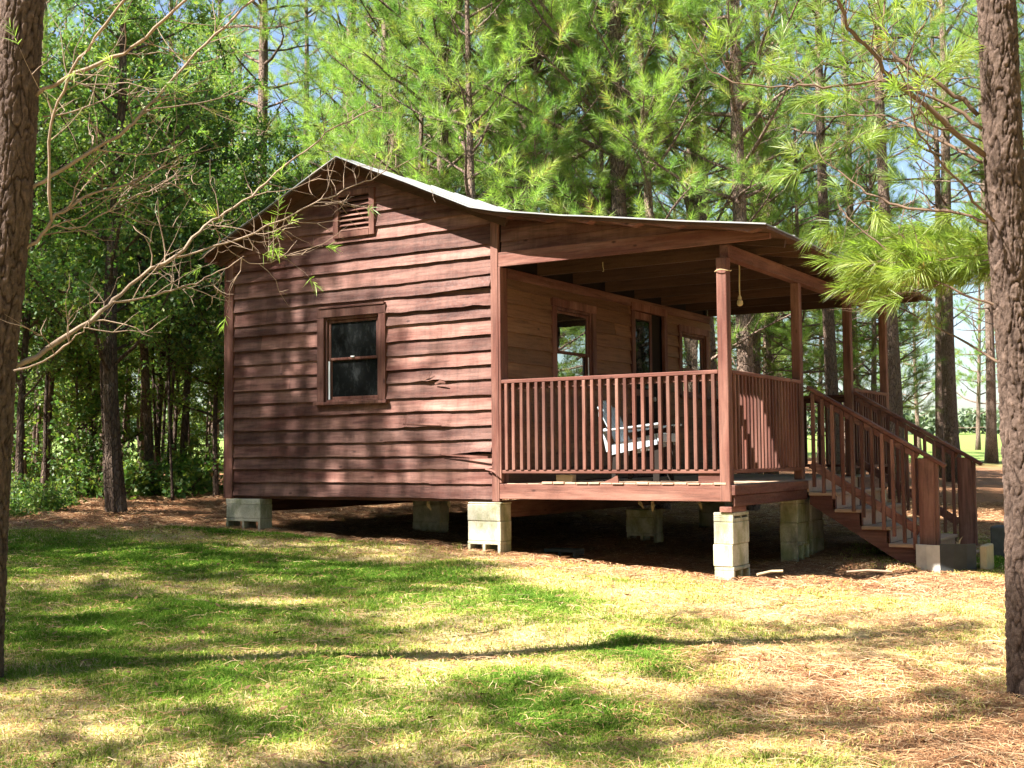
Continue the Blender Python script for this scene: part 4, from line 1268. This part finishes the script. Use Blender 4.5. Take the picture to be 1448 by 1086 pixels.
def smooth_path(pts, n=4):
    """Catmull-Rom through the points"""
    P = np.array(pts, float); P = np.vstack([2*P[0]-P[1], P, 2*P[-1]-P[-2]]); out = []
    for i in range(1, len(P)-2):
        for t in np.linspace(0, 1, n, endpoint=False):
            a, b, c, d = P[i-1], P[i], P[i+1], P[i+2]
            out.append(.5*((2*b)+(-a+c)*t+(2*a-5*b+4*c-d)*t*t+(-a+3*b-3*c+d)*t**3))
    out.append(P[-2]); return np.array(out)


def branch(parent, org, pix, d0, d1, r0, r1, rng, twigs=6, tl=(.15, .5), mat=None):
    """pix: points in the picture; the branch runs from depth d0 to d1"""
    n = len(pix)
    pts = smooth_path([at(px, py, d0+(d1-d0)*i/(n-1)) for i, (px, py) in enumerate(pix)], 3)-org
    pts[1:-1] += rng.normal(size=(len(pts)-2, 3))*.0055
    mb = MB(); rad = np.linspace(r0*.74, r1*.8, len(pts))*(1+.13*rng.normal(size=len(pts)).clip(-1, 1.5)); mb.tube(pts, rad, 8, .6)
    tips = []
    for k in range(twigs):
        u = .15+.85*rng.random(); i = min(int(u*(len(pts)-1)), len(pts)-2); d = pts[i+1]-pts[i]; d /= np.linalg.norm(d)
        sd = unit(np.cross(d, FW))*rng.choice((-1, 1))
        q, rr_ = limb(rng, pts[i], d*.8+sd*(.5+.5*rng.random())+FW*rng.normal()*.4, rng.uniform(*tl), max(.0028, rad[i]*.45), .15, 5, .22)
        mb.tube(q, rr_, 5, rng.random(), False); tips.append(q)
        for j in range(rng.integers(1, 4)):
            ii_ = rng.integers(1, 5); dq = q[ii_]-q[ii_-1]
            q2, r2 = limb(rng, q[ii_], dq/np.linalg.norm(dq)+rng.normal(size=3)*.8, rng.uniform(.06, .25), .0026, .1, 4, .25); mb.tube(q2, r2, 4, rng.random(), False); tips.append(q2)
    mb.build('branch', mat or M_twig, parent, True)
    return pts, tips


rngb = np.random.default_rng(61)
# --- right near pine
RD = 6.35
rc = [at(1463, 1015, 6.2), at(1462, 985, 6.25), at(1453, 700, RD), at(1440, 500, RD), at(1423, 300, RD), at(1409, 0, RD), at(1396, -260, RD)]
org = np.array([rc[0][0], rc[0][1], float(gz(rc[0][0], rc[0][1]))])
rc[0][2] = org[2]-.10
top = rc[-1]+(rc[-1]-rc[-2])*4.2
NR = thing('pine_tree', 'near pine with rough plated bark at the right edge, green needles beside its trunk', 'pine tree', tuple(org))
near_trunk('trunk', rc, [.155, .128, .114, .105, .098, .093, .088], NR, org, 3.1)
MB().tube(np.array([rc[-1], (rc[-1]+top)/2+[.05, 0, 0], top])-org, [.094, .07, .03], 12).build('upper_trunk', M_bark, NR, True)
RB = [([(1393, 220), (1343, 182), (1299, 143), (1263, 110), (1233, 73), (1206, 47), (1193, 23), (1178, -20)], 7.4, 7.0, .020, .010, 8),
      ([(1383, 163), (1349, 133), (1299, 103), (1276, 87), (1256, 67), (1249, 33), (1256, -15)], 7.5, 7.6, .019, .008, 7),
      ([(1389, 182), (1349, 153), (1299, 130), (1263, 115), (1233, 115), (1179, 123), (1139, 120), (1109, 123), (1049, 120), (1016, 107), (993, 83), (973, 47)], 7.4, 7.9, .014, .004, 12),
      ([(1389, 230), (1343, 207), (1299, 183), (1280, 172), (1243, 163), (1179, 165), (1130, 160)], 7.5, 8.3, .014, .004, 8),
      ([(1406, 313), (1379, 283), (1349, 250), (1316, 213), (1296, 177), (1286, 140), (1289, 67), (1310, 30)], 7.3, 6.9, .012, .003, 7),
      ([(1396, 315), (1356, 303), (1299, 297), (1256, 287), (1226, 270), (1193, 247), (1166, 227), (1153, 200)], 7.4, 8.0, .013, .003, 9),
      ([(1421, 438), (1362, 415), (1316, 393), (1285, 373), (1238, 342), (1200, 309), (1185, 290)], 7.4, 7.9, .011, .003, 7),
      ([(1426, 519), (1366, 485), (1316, 459), (1273, 435), (1240, 425)], 7.4, 8.2, .011, .004, 5),
      ([(1316, 393), (1300, 370), (1277, 335), (1270, 318)], 7.65, 7.7, .005, .002, 3),
      ([(1420, 395), (1390, 387), (1330, 388), (1290, 391), (1230, 393)], 7.5, 8.4, .008, .003, 5)]
TIPS = []
for (pix, d0, d1, r0, r1, tw) in RB:
    p, t = branch(NR, org, pix, d0*.858, d1*.858, r0*.9, r1*.9, rngb, tw, (.15, .5), M_twigd); TIPS.append((p, t))
# sunlit drooping needle mass, lower left of the trunk
SP, SA, SW = [], [], MB()
for k in range(58):
    px = rngb.uniform(1278, 1435); py = 340+rngb.uniform(-14, 44); dp = rngb.uniform(6.5, 7.4)
    b = at(px+20, py, dp)-org
    d = -RT*(.75+.3*rngb.random())+UP*rngb.normal()*.16+FW*rngb.normal()*.45-UP*.05
    q, rr_ = limb(rngb, b, d, .24+.18*rngb.random(), .0035, -.05, 3, .12); SW.tube(q, rr_, 4, rngb.random(), False)
    for u in (.1, .4, .7, 1.0):
        SP.append(q[0]+(q[-1]-q[0])*u); SA.append(unit(d+rngb.normal(size=3)*.22))
for (px, py, dp) in ((1218, 366, 7.7), (1226, 388, 7.8), (1238, 350, 7.9), (1252, 402, 7.8), (1220, 352, 7.8), (1232, 374, 7.6), (1244, 385, 7.9), (1262, 395, 7.7)):
    SP.append(at(px+14, py, dp*.87)-org); SA.append(unit(-RT+UP*rngb.normal()*.2-UP*.1+FW*rngb.normal()*.3))
# twig ends of the other branches carry needles too
for (p, t) in TIPS[:7]:
    for q in t:
        if rngb.random() < .30: SP.append(q[-1]-(q[-1]-q[-2])*.3); SA.append(unit(q[-1]-q[-2]+rngb.normal(size=3)*.01))
V, tn = needle_cloud(np.array(SP), np.array(SA), rngb, 80, (.085, .15), .0016, .16, .62, .22)
SW.build('needle_twigs', M_twig, NR)
link('needles', npmesh('needles', V, 5, [(0, 1, 2), (0, 2, 4), (4, 2, 3)], M_needn, tn), NR)
# upper crown, above the picture
SP, SA, mb = [], [], MB()
for k in range(30):
    f = k/30; p = rc[-1]+(top-rc[-1])*(.15+.85*f)-org; a = k*2.4; el = .3+.6*f; d = np.array([math.cos(a)*math.cos(el), math.sin(a)*math.cos(el), math.sin(el)])
    q, rr_ = limb(rngb, p, d, 1.5*(1-.6*f), .02, .2); mb.tube(q, rr_, 5, .5, False)
    for j in range(12):
        i = rngb.integers(2, 7); SP.append(q[i]+rngb.normal(size=3)*.16); SA.append(unit(d+rngb.normal(size=3)*.6))
V, tn = needle_cloud(np.array(SP), np.array(SA), rngb, 36, (.13, .2), .005)
mb.build('upper_branches', M_twig, NR); link('crown', npmesh('crown', V, 5, [(0, 1, 2), (0, 2, 4), (4, 2, 3)], M_need, tn), NR)

# --- left near pine
LD = 6.3
lc = [at(-40, 1010, 6.15), at(-36, 935, 6.2), at(-22, 724, LD), at(-8, 500, LD), at(14, 300, LD), at(31, 0, LD), at(46, -260, LD)]
org = np.array([lc[0][0], lc[0][1], float(gz(lc[0][0], lc[0][1]))]); lc[0][2] = min(lc[0][2], org[2]-.1)
NL = thing('pine_tree', 'near pine at the left edge, bare branches sweeping across to the cabin gable', 'pine tree', tuple(org))
near_trunk('trunk', lc, [.160, .134, .116, .108, .106, .107, .10], NL, org, 8.7)
top = lc[-1]+(lc[-1]-lc[-2])*2.6  # unseen top, kept short and sparse to shape its shadow on the lawn
MB().tube(np.array([lc[-1], (lc[-1]+top)/2, top])-org, [.108, .08, .03], 12).build('upper_trunk', M_bark, NL, True)
LB = [([(50, 135), (90, 112), (140, 90), (187, 67), (220, 40), (263, 0), (290, -30)], 6.3, 6.0, .015, .008, 6),
      ([(73, 313), (68, 200), (83, 143), (103, 97), (133, 53), (177, 0), (200, -30)], 6.25, 5.9, .010, .007, 7),
      ([(40, 270), (73, 248), (133, 213), (180, 180), (203, 157), (233, 123), (277, 77), (317, 37), (358, 0), (385, -25)], 6.3, 6.9, .014, .006, 10),
      ([(20, 365), (50, 340), (73, 313), (97, 293), (133, 273), (167, 263), (200, 253), (233, 230), (253, 197)], 6.3, 6.6, .014, .003, 11),
      ([(5, 528), (50, 505), (97, 472), (140, 442), (160, 425), (200, 392), (247, 362), (283, 327), (300, 313), (333, 293), (367, 267), (393, 243), (433, 213), (460, 190), (490, 172), (540, 150)], 6.3, 8.3, .019, .004, 10),
      ([(160, 427), (185, 424), (233, 414), (260, 405), (283, 397), (310, 385), (345, 362)], 6.75, 7.3, .009, .003, 6),
      ([(240, 366), (300, 349), (358, 330), (416, 301), (445, 287), (474, 277), (517, 258), (546, 243), (590, 222)], 7.1, 8.4, .009, .003, 13),
      ([(20, 524), (77, 502), (97, 485), (117, 469), (125, 455)], 6.2, 6.1, .009, .003, 3),
      ([(60, 165), (100, 158), (140, 145), (165, 130), (185, 118)], 6.4, 6.9, .006, .003, 5),
      ([(75, 318), (110, 322), (140, 305), (180, 280), (225, 262), (252, 240)], 6.3, 6.8, .006, .003, 7),
      ([(97, 293), (110, 255), (130, 236), (153, 206)], 6.4, 6.5, .006, .002, 4),
      ([(203, 157), (260, 148), (310, 140), (362, 120)], 6.6, 7.4, .005, .002, 4),
      ([(300, 313), (320, 346), (352, 372), (398, 366), (420, 340)], 7.3, 7.7, .004, .002, 8)]
SP, SA = [], []
for j, (pix, d0, d1, r0, r1, tw) in enumerate(LB):
    p, t = branch(NL, org, pix, d0, d1, r0, r1, rngb, int(tw*1.6), (.15, .55))
    for q in t:
        if (j == 12 and rngb.random() < .45) or (j == 6 and rngb.random() < .05) or (j < 3 and rngb.random() < .4): SP.append(q[-1]); SA.append(unit(q[-1]-q[-2]))
V, tn = needle_cloud(np.array(SP), np.array(SA), rngb, 18, (.04, .10), .0016, .10, .7, .3)
link('needles', npmesh('needles', V, 5, [(0, 1, 2), (0, 2, 4), (4, 2, 3)], M_need, tn), NL)
SP, SA, mb = [], [], MB()
for k in range(26):
    f = k/26; p = lc[-1]+(top-lc[-1])*(.12+.88*f)-org; a = k*2.4; el = .3+.6*f; d = np.array([math.cos(a)*math.cos(el), math.sin(a)*math.cos(el), math.sin(el)])
    q, rr_ = limb(rngb, p, d, 1.35*(1-.45*f), .02, .2); mb.tube(q, rr_, 5, .5, False)
    for j in range(5):
        i = rngb.integers(2, 7); SP.append(q[i]+rngb.normal(size=3)*.16); SA.append(unit(d+rngb.normal(size=3)*.6))
V, tn = needle_cloud(np.array(SP), np.array(SA), rngb, 30, (.13, .2), .005)
mb.build('upper_branches', M_twig, NL); link('crown', npmesh('crown', V, 5, [(0, 1, 2), (0, 2, 4), (4, 2, 3)], M_need, tn), NL)

# ---- the rest of the wood: pines beside and behind the viewpoint; they stand where their shade falls as in the photograph
# (a: distance along the sun's ground direction, c: across it)
for (a, c, v, s) in ((-10.2, 2.1, 0, 1), (-9.4, 3.6, 2, 1.05), (-12.9, -.5, 4, 1), (-11.3, .9, 4, .97), (-13.5, -2.0, 4, 1), (-14.8, -3.4, 4, 1), (-15.3, -4.4, 4, 1), (-10.4, 3.0, 0, 1), (-9.7, 2.4, 2, .95), (-10.6, -6.7, 3, .8),
                     (-8, 5.2, 0, 1), (-9.2, 7.0, 1, 1)):
    x, y = a*.5735-c*.819, a*.819+c*.5735
    put('pine_tree', 'pine outside the picture in the wood left of the clearing', 'pine tree', 'pines left of the clearing', PV[v], x, y, s, a*3.1)
for (x, y, v, s) in ((8.5, 11, 0, 1), (6.6, 15, 4, 1), (10.5, 16, 0, 1), (8.6, 20, 1, 1), (13, 12, 2, 1)):
    put('pine_tree', 'pine outside the picture beyond the clearing right of the porch', 'pine tree', 'pines right of the clearing', PV[v], x, y, s, x*3.1)
for (x, y, v, s) in ((5.4, 10.6, 5, .9), (6.4, 12.6, 6, .9), (5.2, 14.0, 5, 1), (7.4, 10.8, 6, .9), (6.0, 16, 5, 1.1), (8.2, 14.5, 6, 1), (7, 19, 6, 1)):
    put('pine_tree', 'young pine outside the picture beyond the clearing right of the porch', 'pine tree', 'pines right of the clearing', PV[v], x, y, s, x*3.1)
for (x, y, s) in ((5.2, 9.3, 2.6), (5.6, 11.6, 2.8), (6.4, 9.2, 2.6), (5.0, 13.2, 3), (6.6, 13.8, 3), (7.6, 11, 3), (5.9, 15.8, 3), (7.4, 17.5, 3.2)):
    put('bush', 'bush outside the picture beyond the clearing right of the porch', 'bush', 'bushes right of the clearing', SVv[1], x, y, s, x*3.1, names=('stem', 'foliage'))
# ================================================================== LIGHT, SKY, CAMERA
SUN = Vector((-.70, -1.0, 1.47)).normalized()
w = bpy.data.worlds.new('World'); SC.world = w; w.use_nodes = True
nt = w.node_tree; nt.nodes.clear()
sky = nt.nodes.new('ShaderNodeTexSky'); sky.sky_type = 'NISHITA'; sky.sun_disc = False
sky.sun_elevation = math.asin(SUN.z); sky.sun_rotation = math.atan2(SUN.x, SUN.y)
sky.air_density = 1.0; sky.dust_density = 1.5; sky.ozone_density = 1.0
bg = nt.nodes.new('ShaderNodeBackground'); bg.inputs[1].default_value = .05
wo = nt.nodes.new('ShaderNodeOutputWorld'); nt.links.new(sky.outputs[0], bg.inputs[0]); nt.links.new(bg.outputs[0], wo.inputs[0])
sl = bpy.data.lights.new('sun', 'SUN'); sl.energy = 5.0; sl.angle = math.radians(.5); sl.color = (1, .945, .86)
so = bpy.data.objects.new('sun', sl); COL.objects.link(so); so.rotation_euler = (-SUN).to_track_quat('-Z', 'Y').to_euler(); so.location = (-10, -15, 22)

cam = bpy.data.cameras.new('camera'); co = bpy.data.objects.new('camera', cam); COL.objects.link(co)
cam.sensor_width = 36; cam.lens = CAM['f']*36/1448; cam.clip_end = 2000; cam.clip_start = .05
from mathutils import Matrix
co.matrix_world = Matrix(((RT[0], UP[0], -FW[0], _C[0]), (RT[1], UP[1], -FW[1], _C[1]), (RT[2], UP[2], -FW[2], _C[2]), (0, 0, 0, 1)))
SC.camera = co
vs_ = SC.view_settings; vs_.view_transform = 'Standard'; vs_.look = 'None'; vs_.exposure = 2.42; vs_.gamma = 1
SC.render.film_transparent = False
SC.cycles.max_bounces = 4; SC.cycles.diffuse_bounces = 2; SC.cycles.glossy_bounces = 2; SC.cycles.transmission_bounces = 2; SC.cycles.transparent_max_bounces = 4
SC.cycles.caustics_reflective = False; SC.cycles.caustics_refractive = False; SC.cycles.sample_clamp_indirect = 6
SC.cycles.use_denoising = True
SC.cycles.use_adaptive_sampling = True; SC.cycles.adaptive_threshold = .02
